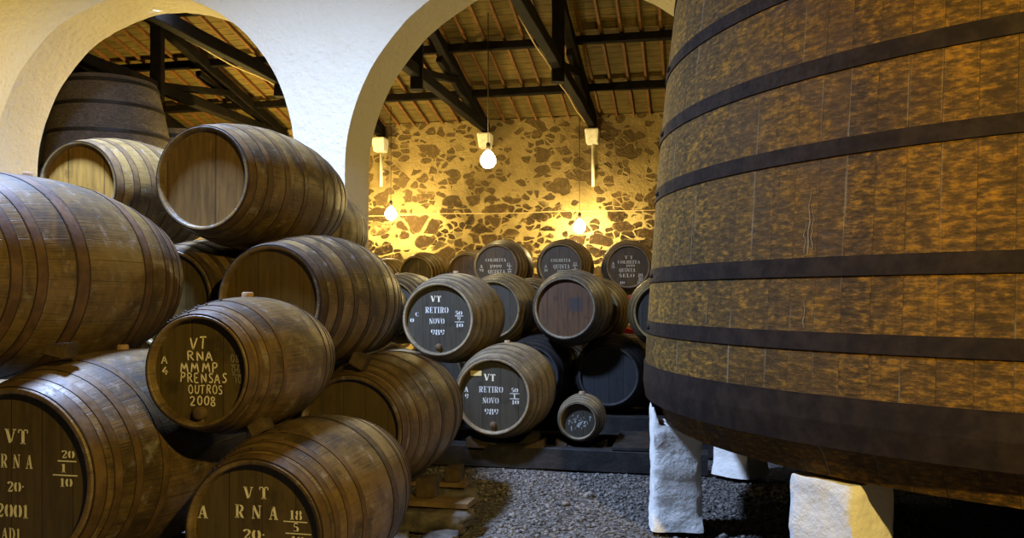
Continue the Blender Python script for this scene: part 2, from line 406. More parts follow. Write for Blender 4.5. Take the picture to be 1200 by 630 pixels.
STEN = {
 'V': (.78, [([(.12, .97), (.37, .06)], TK), ([(.66, .97), (.44, .1)], TN), ser(.12, .97, .3), ser(.66, .97, .24)]),
 'T': (.72, [([(.36, .02), (.36, .90)], TK), ([(.04, .96), (.30, .96)], TN), ([(.42, .96), (.68, .96)], TN), ([(.05, .96), (.05, .74)], TN), ([(.67, .96), (.67, .74)], TN), ser(.36, .03, .36)]),
 'R': (.8, [([(.18, .02), (.18, .98)], TK), arc(.40, .73, .24, .22, 80, -80), ([(.36, .96), (.44, .95)], TN), ([(.40, .48), (.64, .04)], TK), ser(.18, .03, .36), ser(.16, .97, .3), ser(.66, .03, .2)]),
 'N': (.86, [([(.14, .02), (.14, .98)], TN), ([(.16, .96), (.66, .06)], TK), ([(.72, .02), (.72, .98)], TN), ser(.14, .03, .26), ser(.72, .97, .26)]),
 'A': (.8, [([(.38, .98), (.14, .04)], TN), ([(.42, .96), (.64, .04)], TK), ([(.26, .34), (.46, .34)], TN), ser(.14, .03, .26), ser(.64, .03, .34)]),
 '2': (.62, [arc(.30, .74, .22, .22, 170, -30), ([(.50, .62), (.30, .36), (.10, .09)], [TK*.7, TN*1.6, TN]), ([(.08, .08), (.50, .08)], .15), ([(.52, .08), (.54, .26)], TN)]),
 '0': (.64, [arc(.28, .5, .2, .46, 112, 248, TK*1.15), arc(.36, .5, .2, .46, 68, -68, TK*1.15)]),
 '1': (.44, [([(.22, .02), (.22, .98)], TK), ser(.22, .03, .38), ([(.06, .82), (.16, .94)], TN)]),
 'E': (.68, [([(.17, .02), (.17, .98)], TK), ([(.3, .96), (.58, .96)], TN), ([(.3, .5), (.48, .5)], TN), ([(.3, .04), (.6, .04)], TN), ([(.58, .97), (.58, .78)], TN), ([(.6, .03), (.6, .24)], TN), ([(.48, .6), (.48, .4)], TN), ser(.15, .97, .26), ser(.15, .03, .26)]),
 'I': (.42, [([(.21, .02), (.21, .98)], TK), ser(.21, .03, .38), ser(.21, .97, .38)]),
 'O': (.8, [arc(.34, .5, .24, .46, 108, 252), arc(.46, .5, .24, .46, 72, -72)]),
 '9': (.62, [arc(.28, .68, .18, .27, 110, 250), arc(.34, .68, .2, .27, 72, -60), ([(.53, .62), (.48, .3), (.26, .05)], [TK, TK*.7, TN])]),
 'C': (.74, [arc(.38, .5, .28, .46, 110, 250), ([(.42, .96), (.58, .9), (.62, .72)], TN), ([(.42, .04), (.58, .1), (.63, .26)], TN)]),
 'L': (.66, [([(.18, .02), (.18, .98)], TK), ([(.31, .04), (.58, .04)], TN), ([(.58, .03), (.58, .28)], TN), ser(.18, .97, .34), ser(.16, .03, .26)]),
 'H': (.86, [([(.18, .02), (.18, .98)], TK), ([(.68, .02), (.68, .98)], TK), ([(.32, .5), (.54, .5)], TN), ser(.18, .97, .34), ser(.18, .03, .34), ser(.68, .97, .34), ser(.68, .03, .34)]),
 'Q': (.82, [arc(.34, .5, .24, .46, 108, 252), arc(.46, .5, .24, .46, 72, -72), ([(.42, .18), (.56, -.08), (.74, -.12)], [TN, TK*.8, TN])]),
 'U': (.84, [([(.18, .98), (.18, .32)], TK), arc(.42, .32, .24, .29, 190, 265, TK, TN), arc(.44, .32, .24, .29, 275, 360, TN*1.2, TN), ([(.68, .34), (.68, .98)], TN), ser(.18, .97, .34), ser(.68, .97, .26)]),
 'S': (.62, [arc(.30, .73, .2, .23, 60, 220, TK*.8), ([(.14, .62), (.32, .5), (.48, .38)], [TN, TK, TN]), arc(.30, .27, .2, .23, 40, -120, TK*.8), ([(.5, .95), (.48, .76)], TN), ([(.1, .05), (.1, .24)], TN)]),
 'D': (.8, [([(.18, .02), (.18, .98)], TK), arc(.34, .5, .32, .46, 78, -78), ser(.18, .97, .34), ser(.18, .03, .34)]),
 '5': (.6, [([(.14, .96), (.5, .96)], .14), ([(.14, .92), (.12, .56)], TN), arc(.26, .31, .24, .28, 110, -60), ([(.3, .03), (.08, .12)], TN)]),
 '8': (.62, [arc(.27, .75, .15, .2, 110, 250), arc(.35, .75, .15, .2, 70, -70), arc(.26, .26, .18, .24, 110, 250), arc(.36, .26, .18, .24, 70, -70)]),
 '4': (.66, [([(.42, .02), (.42, .98)], TK), ([(.34, .92), (.06, .32)], TN), ([(.06, .28), (.30, .28)], TN), ([(.54, .28), (.62, .28)], TN), ser(.42, .03, .3)]),
 '3': (.6, [arc(.28, .73, .2, .23, 140, -70), arc(.28, .27, .22, .24, 70, -140)]),
 '7': (.6, [([(.06, .95), (.54, .95)], .14), ([(.06, .96), (.06, .76)], TN), ([(.5, .9), (.26, .04)], [TN, TK])]),
 '.': (.24, [([(.04, .55), (.18, .55)], .14)]),
 ' ': (.42, []),
}
HAND = {
 'V': (.8, [[(.08, 1), (.38, .02), (.7, 1)]]), 'T': (.7, [[(.04, .97), (.66, 1)], [(.36, .98), (.34, .0)]]),
 'R': (.74, [[(.12, 0), (.12, 1), (.5, .94), (.58, .74), (.44, .54), (.14, .5)], [(.3, .5), (.64, .0)]]),
 'N': (.8, [[(.12, 0), (.12, 1), (.64, .02), (.66, 1)]]), 'A': (.78, [[(.06, 0), (.36, 1), (.68, 0)], [(.18, .36), (.56, .38)]]),
 'M': (1.0, [[(.06, 0), (.2, 1), (.44, .3), (.7, 1), (.82, .0)]]),
 'P': (.66, [[(.12, -.02), (.14, 1), (.5, .96), (.58, .72), (.42, .5), (.14, .48)]]),
 'E': (.64, [[(.54, 1), (.12, .97), (.12, .02), (.56, .0)], [(.12, .52), (.46, .53)]]),
 'S': (.62, [[(.54, .88), (.34, 1), (.12, .84), (.22, .6), (.46, .42), (.52, .18), (.3, .0), (.06, .1)]]),
 'O': (.74, [[(.36, 1), (.14, .8), (.08, .45), (.2, .08), (.42, .0), (.62, .2), (.66, .6), (.54, .94), (.36, 1)]]),
 'U': (.72, [[(.1, 1), (.1, .3), (.24, .02), (.46, .02), (.6, .3), (.62, 1)]]),
 '2': (.66, [[(.08, .78), (.22, .98), (.44, .98), (.56, .78), (.44, .48), (.08, .02), (.62, .04)]]),
 '0': (.64, [[(.32, 1), (.12, .78), (.08, .42), (.2, .06), (.38, .02), (.54, .24), (.56, .68), (.44, .96), (.32, 1)]]),
 '8': (.62, [[(.34, .54), (.12, .74), (.22, .98), (.44, .98), (.54, .76), (.34, .54), (.1, .26), (.2, .02), (.46, .02), (.56, .26), (.34, .54)]]),
 '4': (.66, [[(.4, 1), (.06, .36), (.62, .38)], [(.44, .62), (.42, .0)]]),
 '1': (.4, [[(.06, .76), (.24, 1), (.22, .0)]]), ' ': (.4, []),
}
def text_mesh(bm, text, font, w, h, cx, cz, y, jit=0.0, gap=.12, slope=0.0):
    adv = [font[c][0] for c in text]; tot = sum(adv)+gap*(len(text)-1); kx = w/tot; x = 0
    for i, ch in enumerate(text):
        wd, strokes = font[ch]
        jx, jz, ja = (random.uniform(-1, 1)*jit for _ in range(3))
        def T(px, pz, x0=x):
            lx = (x0+px)*kx - w/2 + jx*h*.12; lz = (pz-.5)*h + jz*h*.12 + slope*lx
            return Vector((cx+lx + ja*.15*(pz-.5)*h, y, cz+lz))
        for st in strokes:
            if font is HAND:
                for pa, pb in zip(st, st[1:]): ribbon(bm, [pa, ((pa[0]+pb[0])/2, (pa[1]+pb[1])/2), pb], [.12, .15, .12], T)
            else: ribbon(bm, st[0], st[1], T)
        x += wd+gap

# ------------------------------------------------------------------ barrels
NSEG = 80
HOOPS = {'eight': ((-.945, .055), (-.76, .04), (-.58, .04), (-.30, .045)),
         'wide': ((-.95, .07), (-.74, .055), (-.50, .055), (-.20, .06)),
         'side': ((-.95, .07), (-.80, .05), (-.64, .05), (-.34, .075)),
         'thin': ((-.95, .05), (-.84, .035), (-.70, .035), (-.50, .035))}
class Barrel: pass
def barrel(name, u, v, h, b, az, lr, label, staves='st_left', head='hd_olive', hoop='hoop_brown', hoops='eight',
           group=None, extra=(), bung=True, tap=False, rivets=False, seg=NSEG, world=None, cat='barrel'):
    """oak cask seen with its front head centred at (u, v); h = height of that head in the photo"""
    L = lr*b
    if world is None:
        z = .70*b*1000/h; hc = ray(u, v, z)
    else: hc = Vector(world)
    a = R(az); d = Vector((math.sin(a), math.cos(a), 0))
    mid = hc + d*L/2
    root = empty(name, (mid.x, mid.y, mid.z-b/2), -a)
    tag(root, label, cat, group)
    def rad(t): return b/2 - .12*b*abs(t)**2.1
    cz = b/2; rim = .352*b; dep = .042
    prof = [(rim-.006, -L/2+dep+.012), (rim-.003, -L/2+dep), (rim+.002, -L/2+.004), (rim+.006, -L/2), (rad(1)-.005, -L/2), (rad(1), -L/2+.006)]
    n = 26
    for i in range(1, n): prof.append((rad(-1+2*i/n), -L/2+L*i/n))
    prof += [(p[0], -p[1]) for p in prof[5::-1]]
    bm = bmesh.new(); nst = max(14, round(math.pi*b/.105))
    add_lathe(bm, prof, 'Y', seg, nst)
    bmesh.ops.translate(bm, verts=bm.verts, vec=(0, 0, cz))
    st = mesh_obj('staves', bm, M[staves], root); sharp(st, 50)
    for sgn in (-1, 1):
        bm = bmesh.new(); yy = sgn*(L/2-dep)
        c0 = bm.verts.new((0, yy, 0)); ringp = None
        rr = [.12*b, .24*b, rim-.002]; prev = None
        for k, r_ in enumerate(rr):
            ring = [bm.verts.new((r_*math.sin(2*math.pi*i/48), yy, r_*math.cos(2*math.pi*i/48))) for i in range(48)]
            for i in range(48):
                j = (i+1) % 48
                if prev: bm.faces.new((prev[i], prev[j], ring[j], ring[i]))
                else: bm.faces.new((c0, ring[j], ring[i]))
            prev = ring
        # a bevelled back rim gives the head its thickness
        back = [bm.verts.new((x.co.x, yy-sgn*.02, x.co.z)) for x in prev]
        for i in range(48):
            j = (i+1) % 48; bm.faces.new((prev[i], prev[j], back[j], back[i]))
        bmesh.ops.recalc_face_normals(bm, faces=bm.faces)
        hd = mesh_obj('head', bm, M[head], root, smooth=False, loc=(0, 0, cz))
    for t0, wd, sgns, hm in [(a_, b_, (1, -1), hoop) for a_, b_ in HOOPS[hoops]] + [(a_, b_, (1,), 'hoop_brown') for a_, b_ in extra]:
        for sgn in sgns:
            t = t0*sgn; w = wd*b/.9; tk = .003; pr = []
            for i in range(5):
                y = t*L/2 - w/2 + w*i/4
                pr.append((rad(y/(L/2)) + tk, y))
            pr = [(pr[0][0]-.006, pr[0][1])] + pr + [(pr[-1][0]-.006, pr[-1][1])]
            bm = bmesh.new(); add_lathe(bm, pr, 'Y', seg, norm=True)
            if rivets and t < -.4:
                for ang in (-.34, -.28, .10):
                    r_ = rad(t)+tk; a2 = ang + t0*.3
                    bmesh.ops.create_icosphere(bm, subdivisions=1, radius=.008, matrix=Matrix.Translation((r_*math.sin(a2), t*L/2, r_*math.cos(a2))))
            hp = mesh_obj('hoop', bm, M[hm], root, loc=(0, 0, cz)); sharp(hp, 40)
    if bung:
        bm = bmesh.new()
        add_lathe(bm, [(.001, .026), (.022, .026), (.027, .022), (.030, -.02)], 'Z', 16)
        o = mesh_obj('bung', bm, M['bung'], root, loc=(0, -.02*b, b-.004))
    if tap:
        bm = bmesh.new()
        add_lathe(bm, [(.001, -.03), (.022, -.03), (.028, -.024), (.031, .003)], 'Y', 16)
        o = mesh_obj('spigot_plug', bm, M['cork'], root, loc=(0, -L/2+dep, cz-.287*b))
        bm = bmesh.new(); add_box(bm, Vector((0, -.006, -.045)), (.03, .012, .05), None, .003)
        mesh_obj('peg', bm, M['cork'], o)
    B = Barrel(); B.root = root; B.L = L; B.b = b; B.hc = hc; B.d = d; B.az = a; B.dep = dep; B.mid = mid
    return B
def on_head(B, u, v):                               # photo point -> local point on the painted head
    D = Vector(((u-600)/1000, 1, -(v-347)/1000)); C0 = Vector((0, 0, 1.5))
    p0 = B.hc + B.d*B.dep
    t = (p0-C0).dot(B.d)/D.dot(B.d); p = C0 + D*t
    e = Vector((math.cos(B.az), -math.sin(B.az), 0))
    q = p - B.mid
    return q.dot(e), q.z + B.b/2
def letters(B, name, rows, mat, font=STEN, jit=0.0):
    """rows: (text, u, v, width, height) in photo pixels; '_' draws a rule"""
    y = -B.L/2 + B.dep - .0025
    for r in rows:
        bm = bmesh.new()
        tx, u, v, w, h = r[:5]
        x0, z0 = on_head(B, u-w/2, v); x1, z1 = on_head(B, u+w/2, v)
        _, za = on_head(B, u, v-h/2); _, zb = on_head(B, u, v+h/2)
        if tx == '_':
            ribbon(bm, [(x0, 0), (x1, 0)], max(za-zb, .004), lambda a, c, zz=(za+zb)/2: Vector((a, y, zz+c)))
        else:
            text_mesh(bm, tx, font, x1-x0, za-zb, (x0+x1)/2, (za+zb)/2, y, jit)
        for f in bm.faces:
            f.normal_update()
            if f.normal.y > 0: f.normal_flip()
        mesh_obj('fraction_line' if tx == '_' else name, bm, M[mat], B.root, smooth=False)

GL = 'casks stacked on the left'
B2 = barrel('barrel', 14.4, 561.1, 196.8, 1.004, 12, 1.45, 'huge cask at bottom left corner, head stencilled VT RNA 20 2001', hoop='hoop_oak', hoops='thin', group=GL)
letters(B2, 'lettering', [('VT', 20, 511, 27, 17), ('R N A', 20, 540, 37, 16), ('20.', 19, 570, 20, 12), ('2001', 15, 598, 37, 16), ('AD1', 13, 625, 22, 14),
                          ('20', 80, 532, 15, 9), ('_', 79, 540, 22, 1.6), ('1', 75, 548, 6, 10), ('_', 77, 556.5, 29, 1.6), ('10', 78, 565, 14, 10)], 'paint')
B3 = barrel('barrel', 295.6, 626.1, 160.8, .802, 12, 1.38, 'frontmost cask at the bottom of the picture, head stencilled A RNA 20', hoop='hoop_oak', hoops='thin', group=GL, extra=((.10, .075),), bung=False, rivets=True)
letters(B3, 'lettering', [('V', 291.5, 577, 11, 14), ('T', 309.5, 577, 11, 14), ('A', 238, 599, 12, 15), ('R N A', 301, 599.5, 50, 15.5), ('20.', 298, 626, 26, 12),
                          ('18', 347, 603, 14, 11), ('_', 346.5, 611, 28, 1.3), ('5', 347, 617.5, 7, 10), ('_', 350, 625, 30, 1.3), ('10', 349, 633, 15, 10)], 'paint')
B4 = barrel('barrel', 229.5, 434.9, 122.4, .64, 12, 1.40, 'small cask hand-painted PRENSAS OUTROS 2008, lying across two larger casks', hoop='hoop_oak', hoops='thin', group=GL, tap=True, rivets=True)
letters(B4, 'lettering', [('VT', 232, 402, 20, 14), ('RNA', 235, 416.5, 31, 11), ('MMMP', 234, 430, 44, 11.5), ('PRENSAS', 239, 442.5, 54, 11), ('OUTROS', 241, 456, 40, 10), ('2008', 238, 469.5, 30, 10.5),
                          ('A', 193.5, 421, 8, 9), ('4', 193.5, 434.5, 8, 9)], 'chalk', HAND, .5)
letters(B4, 'shaded_lettering', [('08', 275.5, 420, 10, 9), ('_', 276, 427.5, 11, 1), ('04', 276.5, 433, 10, 9), ('_', 277.5, 439, 11, 1), ('10', 279, 444.5, 8, 9)], 'paint_shaded', HAND, .4)  # numerals in the rim's shadow, the shade put into their paint
B1 = barrel('barrel', -118.1, 319.7, 197.4, 1.021, 10, 1.5, 'big cask with rusty hoops lying side-on at the left edge', hoop='hoop_rust', hoops='side', group=GL)
B5 = barrel('barrel', 409.7, 504.2, 117.9, .908, 13, 1.5, 'cask on planks beside the gravel, at the right foot of the left stack', hoop='hoop_oak', hoops='thin', group=GL, extra=((.22, .07), (-.22, .05)), bung=False)
B9 = barrel('barrel', 314.8, 352.5, 120.9, .886, 13, 1.55, 'cask with broad dark hoops directly above and behind the 2008 cask', head='hd_moss', hoop='hoop_brown', hoops='wide', group=GL, bung=False)
B7 = barrel('barrel', 236.1, 208.4, 112.6, .844, 14, 1.65, 'topmost cask of the left stack, bare oak head, in front of the white pillar', head='hd_oak_dim', hoop='hoop_oak', hoops='wide', group=GL, bung=False)
B8 = barrel('barrel', 90, 218, 97, .85, 13, 1.5, 'cask with lit golden head under the left arch, below the grey vat', head='hd_oak', hoop='hoop_oak', hoops='wide', group=GL, bung=False)
B6 = barrel('barrel', 195.6, 350.7, 107.1, .853, 13, 1.5, 'shadowed cask wedged between the rusty-hooped cask and the dark-hooped one', group=GL, bung=False)
B7b = barrel('barrel', 323, 262, 80, .88, 13, 1.5, 'cask whose rear end peeps out behind the topmost left cask by the pillar', staves='st_warm', hoop='hoop_oak', group=GL, bung=False)

GR = 'casks stacked in the right arch'
R1 = barrel('barrel', 576.7, 464.6, 82.6, .876, 12, 1.45, 'lower black-headed cask with small tan card, stencilled RETIRO NOVO 989', 'st_grey', 'hd_slate', 'hoop_grey', group=GR, tap=True)
letters(R1, 'lettering', [('VT', 574, 442, 13, 8)], 'chalk')
letters(R1, 'lettering', [('RETIRO', 575.5, 456, 28, 7), ('NOVO', 575, 469, 19, 7), ('989', 576, 482, 16, 7), ('A', 546.5, 456, 5, 6), ('9', 547, 464, 4, 6),
                          ('50', 603, 457, 8, 5), ('_', 603, 461, 11, .8), ('1', 603, 464, 3, 5), ('_', 603, 467, 11, .8), ('10', 604, 471, 8, 5)], 'paint_blue')
x0, z0 = on_head(R1, 558, 437)
bm = bmesh.new(); add_box(bm, Vector((x0, -R1.L/2+R1.dep-.003, z0)), (.10, .005, .046), None, .001)
mesh_obj('label_card', bm, M['card'], R1.root, smooth=False)['label'] = 'small tan card pinned to the black head'
R2 = barrel('barrel', 512.7, 374, 79, .88, 12, 1.45, 'upper black-headed cask stencilled RETIRO NOVO 989, without a card', 'st_grey', 'hd_slate', 'hoop_grey', group=GR, tap=True)
letters(R2, 'lettering', [('VT', 511, 350, 12, 7)], 'chalk')
letters(R2, 'lettering', [('RETIRO', 512, 363, 27, 7), ('NOVO', 512, 376, 18, 6.5), ('989', 513, 389, 16, 6.5), ('C', 489, 368, 4, 5), ('0', 483, 375, 4, 5),
                          ('50', 537.5, 366.5, 8, 4.5), ('_', 538, 370, 10, .8), ('9', 538, 373.5, 3.5, 4.5), ('_', 538.5, 377, 11, .8), ('10', 538.5, 381, 8, 4.5)], 'paint_blue')
R3 = barrel('barrel', 575.6, 362.3, 62.1, .866, 12, 1.45, 'plain dark-headed cask just right of the upper RETIRO cask', 'st_warm', 'hd_slate', 'hoop_grey', group=GR, bung=False)
R4 = barrel('barrel', 661.7, 361.0, 66.5, .862, 13, 1.45, 'cask with bare brown wooden head marked by a dark smudge', 'st_grey', 'hd_red', 'hoop_grey', group=GR, bung=False)
R5 = barrel('barrel', 581, 312, 47.5, .87, 12, 1.4, 'leftmost of the three top casks lettered COLHEITA', 'st_warm', 'hd_moss', 'hoop_oak', group=GR)
letters(R5, 'lettering', [('COLHEITA', 581, 304.5, 24, 3.6), ('1999', 581, 312, 13.5, 4.2), ('QUINTA', 582, 318, 20, 4.6), ('SELO', 578, 324.6, 11, 3.4), ('A', 564, 312, 3.5, 4), ('91', 564.3, 316.5, 5, 3.2),
                          ('15', 596, 309.5, 4, 3.4), ('_', 597, 311.5, 6, .5), ('2', 597, 313.5, 2.4, 3), ('_', 597, 315.5, 6, .5), ('10', 597, 318, 4, 3)], 'paint')
R6 = barrel('barrel', 656, 311, 47, .87, 12, 1.4, 'middle one of the three top casks lettered COLHEITA, left of the low lamp', 'st_warm', 'hd_moss', 'hoop_oak', group=GR, bung=False)
letters(R6, 'lettering', [('COLHEITA', 657, 304.8, 23, 3.6), ('QUINTA', 658, 312, 19, 5), ('1990', 659, 318, 12, 4.4), ('SELO', 658.5, 324.8, 11, 3.4), ('A', 639.5, 312, 3.2, 3.6), ('30', 639.5, 316.5, 4, 3.2),
                          ('17', 674, 309, 4, 3.4), ('_', 674, 311, 7, .5), ('5', 673.5, 313.3, 2.4, 3.2), ('_', 673.5, 315.3, 6, .5), ('10', 672.5, 318, 4, 3)], 'paint')
R7 = barrel('barrel', 736, 312, 46.5, .87, 9, 1.3, 'rightmost of the three top casks lettered COLHEITA, touching the huge vat in view', 'st_grey', 'hd_moss', 'hoop_oak', group=GR, bung=False)
letters(R7, 'lettering', [('V', 734, 301.3, 3.4, 3.8), ('T', 739.8, 301.3, 3.2, 3.8), ('COLHEITA', 737, 306.8, 26, 3.6), ('1999', 739, 311.3, 10, 3.2), ('QUINTA', 735, 316.3, 19, 4.2), ('SELO', 734.5, 322.6, 18, 4), ('40', 729, 331, 6, 3),
                          ('A', 718.5, 308.5, 3.4, 3.4), ('21', 718.5, 312.5, 4, 3), ('10', 750.5, 321.8, 5, 3.2), ('_', 751, 324, 7, .5), ('10', 750.5, 326.3, 4.5, 3), ('_', 751, 328.3, 6, .5), ('10', 749, 330.8, 4.5, 3)], 'paint')
R8 = barrel('barrel', 712.8, 440.3, 64.7, .869, 12, 1.45, 'black cask with plain head standing behind the little keg', 'st_black', 'hd_black', 'hoop_black', group=GR)
R9 = barrel('barrel', 778, 366, 65, .855, 12, 1.45, 'cask half hidden by the left edge of the huge vat, above the black cask', 'st_warm', 'hd_slate', 'hoop_oak', group=GR, bung=False)
R10 = barrel('barrel', 694, 365, 57, .86, 12, 1.4, 'cask with olive head just behind and right of the bare brown-headed cask', 'st_warm', 'hd_moss', 'hoop_oak', group=GR, bung=False)
letters(R10, 'lettering', [('10', 713, 373, 4.5, 3.2), ('5', 712.5, 377, 2.4, 3.2), ('10', 711, 381, 4.5, 3)], 'paint')
R11 = barrel('barrel', 619.5, 440.1, 64.1, .867, 12, 1.45, 'blackened cask in the dark between the lower RETIRO cask and black cask', 'st_black', 'hd_black', 'hoop_black', group=GR, bung=False)
KEG = barrel('keg', 676.9, 493.4, 39.9, .426, 13, 1.25, 'little keg with a chalk-smeared dark head on the timber skid', 'st_grey', 'hd_slate', 'hoop_grey', cat='keg')
bm = bmesh.new(); random.seed(21)
for i in range(46):                                  # worn white smears over the keg's lower head
    x = random.gauss(0, .062); z = random.gauss(-.022, .03)+.213
    if x*x+(z-.213)**2 > .132**2: continue
    l = random.uniform(.006, .03)
    ribbon(bm, [(x, z), (x+random.uniform(-.012, .012), z+l)], random.uniform(.002, .006), lambda a, c: Vector((a, -KEG.L/2+KEG.dep-.002, c)))
for f in bm.faces:
    f.normal_update()
    if f.normal.y > 0: f.normal_flip()
mesh_obj('chalk_smears', bm, M['paint_blue'], KEG.root, smooth=False)
F1 = barrel('barrel', 444.0, 327, 37.1, .76, 12, 1.4, 'far cask with black head furthest left along the lit stone wall', 'st_warm', 'hd_slate', 'hoop_oak', group=GR, bung=False)
F2 = barrel('barrel', 487.2, 321.1, 38.3, .758, 12, 1.4, 'far cask with brown head above the upper RETIRO cask, under the left lamp', 'st_warm', 'hd_olive', 'hoop_oak', group=GR, bung=False)
F3 = barrel('barrel', 545.8, 317.7, 38.1, .762, 12, 1.4, 'far bare oak cask immediately left of the leftmost COLHEITA cask', 'st_warm', 'hd_oak_dim', 'hoop_oak', group=GR, bung=False)

# casks that carry the visible ones; mostly in the dark behind them
def back(world, b, label, az=12, lr=1.45, st='st_left', hd='hd_olive', hp='hoop_brown', group='casks lying deep in the stacks', seg=48):
    return barrel('barrel', 0, 0, 1, b, az, lr, label, st, hd, hp, group=group, bung=False, seg=seg, world=world)
back((-1.25, 7.62, .60), .80, 'cask low between the left stack and the lower RETIRO cask', st='st_grey', hd='hd_slate', hp='hoop_grey')
back((-.88, 9.55, .62), .866, 'cask in the dark gap left of the lower RETIRO cask, only its rim lit', hd='hd_slate')
back((1.97, 9.35, .565), .75, 'cask behind the white posts and huge vat', st='st_black', hd='hd_black')
back((.18, 11.25, 1.34), .84, 'cask seen as a lit rim between the dark-headed and the bare brown-headed cask', hd='hd_oak_dim', st='st_warm')
back((1.62, 11.0, .55), .75, 'cask seen as a lit rim right above the black cask', hd='hd_olive', st='st_black')
back((-1.36, 9.45, 1.36), .83, 'dark cask showing in the slit between the left stack and the upper RETIRO cask', hd='hd_slate')
HID = 'unlettered dark cask lying deep in the shadow under other casks'
for p, b in (((.66, 11.3, .57), .78), ((-.30, 11.4, .57), .78),
             ((-.24, 12.85, .56), .79), ((.76, 12.95, .56), .79), ((1.80, 13.0, .56), .79),
             ((-2.00, 5.56, .62), .85), ((-2.95, 5.78, .62), .85), ((-3.20, 5.84, 1.44), .84),
             ((-2.15, 7.85, .62), .86), ((-3.10, 8.05, .62), .86), ((-1.66, 7.72, 1.36), .86), ((-2.64, 7.92, 1.36), .86),
             ((-2.30, 14.2, .42), .68), ((-1.5, 14.05, .40), .66), ((-.78, 13.95, .42), .68)):
    back(p, b, HID)
back((.27, 12.9, 1.24), .80, 'golden-lit cask below and between the left two COLHEITA casks', st='st_warm')
back((1.28, 13.0, 1.24), .78, 'shadowed cask below and between the right two COLHEITA casks', st='st_warm')
back((-.78, 13.95, 1.13), .70, 'cask under the far bare oak cask beside the leftmost COLHEITA cask', st='st_warm')
back((-1.90, 14.15, 1.10), .68, 'cask tucked below the two far casks at the lit wall', st='st_warm')

# ------------------------------------------------------------------ the huge vat
VC = Vector((3.73, 5.32, 0))
def vat_r(h):
    P = [(.69, 2.735), (.82, 2.79), (.845, 2.85), (.95, 2.865), (1.19, 2.859), (1.77, 2.82), (2.35, 2.78), (2.94, 2.723), (3.52, 2.654), (4.2, 2.56), (4.7, 2.48)]
    for (h0, r0), (h1, r1) in zip(P, P[1:]):
        if h <= h1: return r0+(r1-r0)*(h-h0)/(h1-h0)
    return P[-1][1]
vat = empty('wooden_vat', (VC.x, VC.y, .69))
tag(vat, 'gigantic upright wooden vat with iron bands, raised on white posts at right', 'vat')
bm = bmesh.new()
hs = [.69] + [.72+.08*i for i in range(50)]
prof = [(vat_r(.69)-.07, .82), (vat_r(.69)-.06, .69)] + [(vat_r(h), h) for h in hs] + [(vat_r(4.64)-.06, 4.64), (vat_r(4.64)-.06, 4.5)]
prof = [(r, h-.69) for r, h in prof]
add_lathe(bm, prof, 'Z', 220, 132)
o = mesh_obj('staves', bm, M['vat'], vat); sharp(o, 50)
for nm, hh in (('vat_bottom', .82), ('lid', 4.5)):
    bm = bmesh.new(); add_lathe(bm, [(.001, hh-.69+.03), (2.66 if hh < 1 else 2.42, hh-.69+.03), (2.66 if hh < 1 else 2.42, hh-.69), (.001, hh-.69)], 'Z', 64, 40)
    mesh_obj(nm, bm, M['skid'], vat, smooth=False)
for h0, h1, nm in ((.845, .955, 'bottom_band'), (.955, 1.07, 'bottom_band'), (1.262, 1.343, 'band'), (1.588, 1.674, 'band'), (2.115, 2.19, 'band'), (2.495, 2.575, 'band'), (2.91, 2.985, 'band'), (3.42, 3.49, 'band'), (4.1, 4.17, 'band')):
    bm = bmesh.new(); tk = (.015 if h0 < .9 else .012) if nm == 'bottom_band' else .007
    pr = [(vat_r(h0)-.01, h0)] + [(vat_r(h0+(h1-h0)*i/5)+tk, h0+(h1-h0)*i/5) for i in range(6)] + [(vat_r(h1)-.01, h1)]
    add_lathe(bm, [(r, h-.69) for r, h in pr], 'Z', 220, norm=True)
    if nm == 'band':
        ht = (h0+h1)/2-.69
        for k in range(3):
            a = R(180-3.4+k*.55); r_ = vat_r(ht+.69)+tk
            bmesh.ops.create_icosphere(bm, subdivisions=2, radius=.014, matrix=Matrix.Translation((r_*math.cos(a), r_*math.sin(a), ht)))
    o = mesh_obj(nm, bm, M['band'], vat); sharp(o, 40)
# pale dribble below a seam
def dribble(ang, h0, h1, w, mat):
    bm = bmesh.new(); vs = []; n = 16
    for i in range(n+1):
        h = h0+(h1-h0)*i/n; r_ = vat_r(h)+.0025; ww = w*(.5+.9*abs(mnoise.noise(Vector((i*.55, ang*9, 2)))))*(1-(i/n)**3*.8)
        off = .012*mnoise.noise(Vector((i*.3, ang*5, 7)))
        a0 = R(ang)+(off-ww/2)/r_; a1 = R(ang)+(off+ww/2)/r_
        vs.append([bm.verts.new((r_*math.cos(a), r_*math.sin(a), h-.69)) for a in (a0, (a0+a1)/2, a1)])
    for i in range(n):
        for k in range(2): bm.faces.new((vs[i][k], vs[i][k+1], vs[i+1][k+1], vs[i+1][k]))
    bmesh.ops.recalc_face_normals(bm, faces=bm.faces)
    mesh_obj('pale_dribble', bm, M[mat], vat)
M['salt'] = plain('wood_salts', lin(142, 122, 92), .85, .002, .35, 40)
for an, a_, b_, w_ in ((211.8, 1.69, 1.98, .012), (212.2, 1.70, 1.90, .007), (211.4, 1.69, 1.86, .006), (211.7, 1.36, 1.5, .008), (193.2, 1.69, 1.95, .008), (189.5, 1.70, 1.9, .007), (197.5, 1.36, 1.5, .007)):
    dribble(an, a_, b_, w_, 'salt')
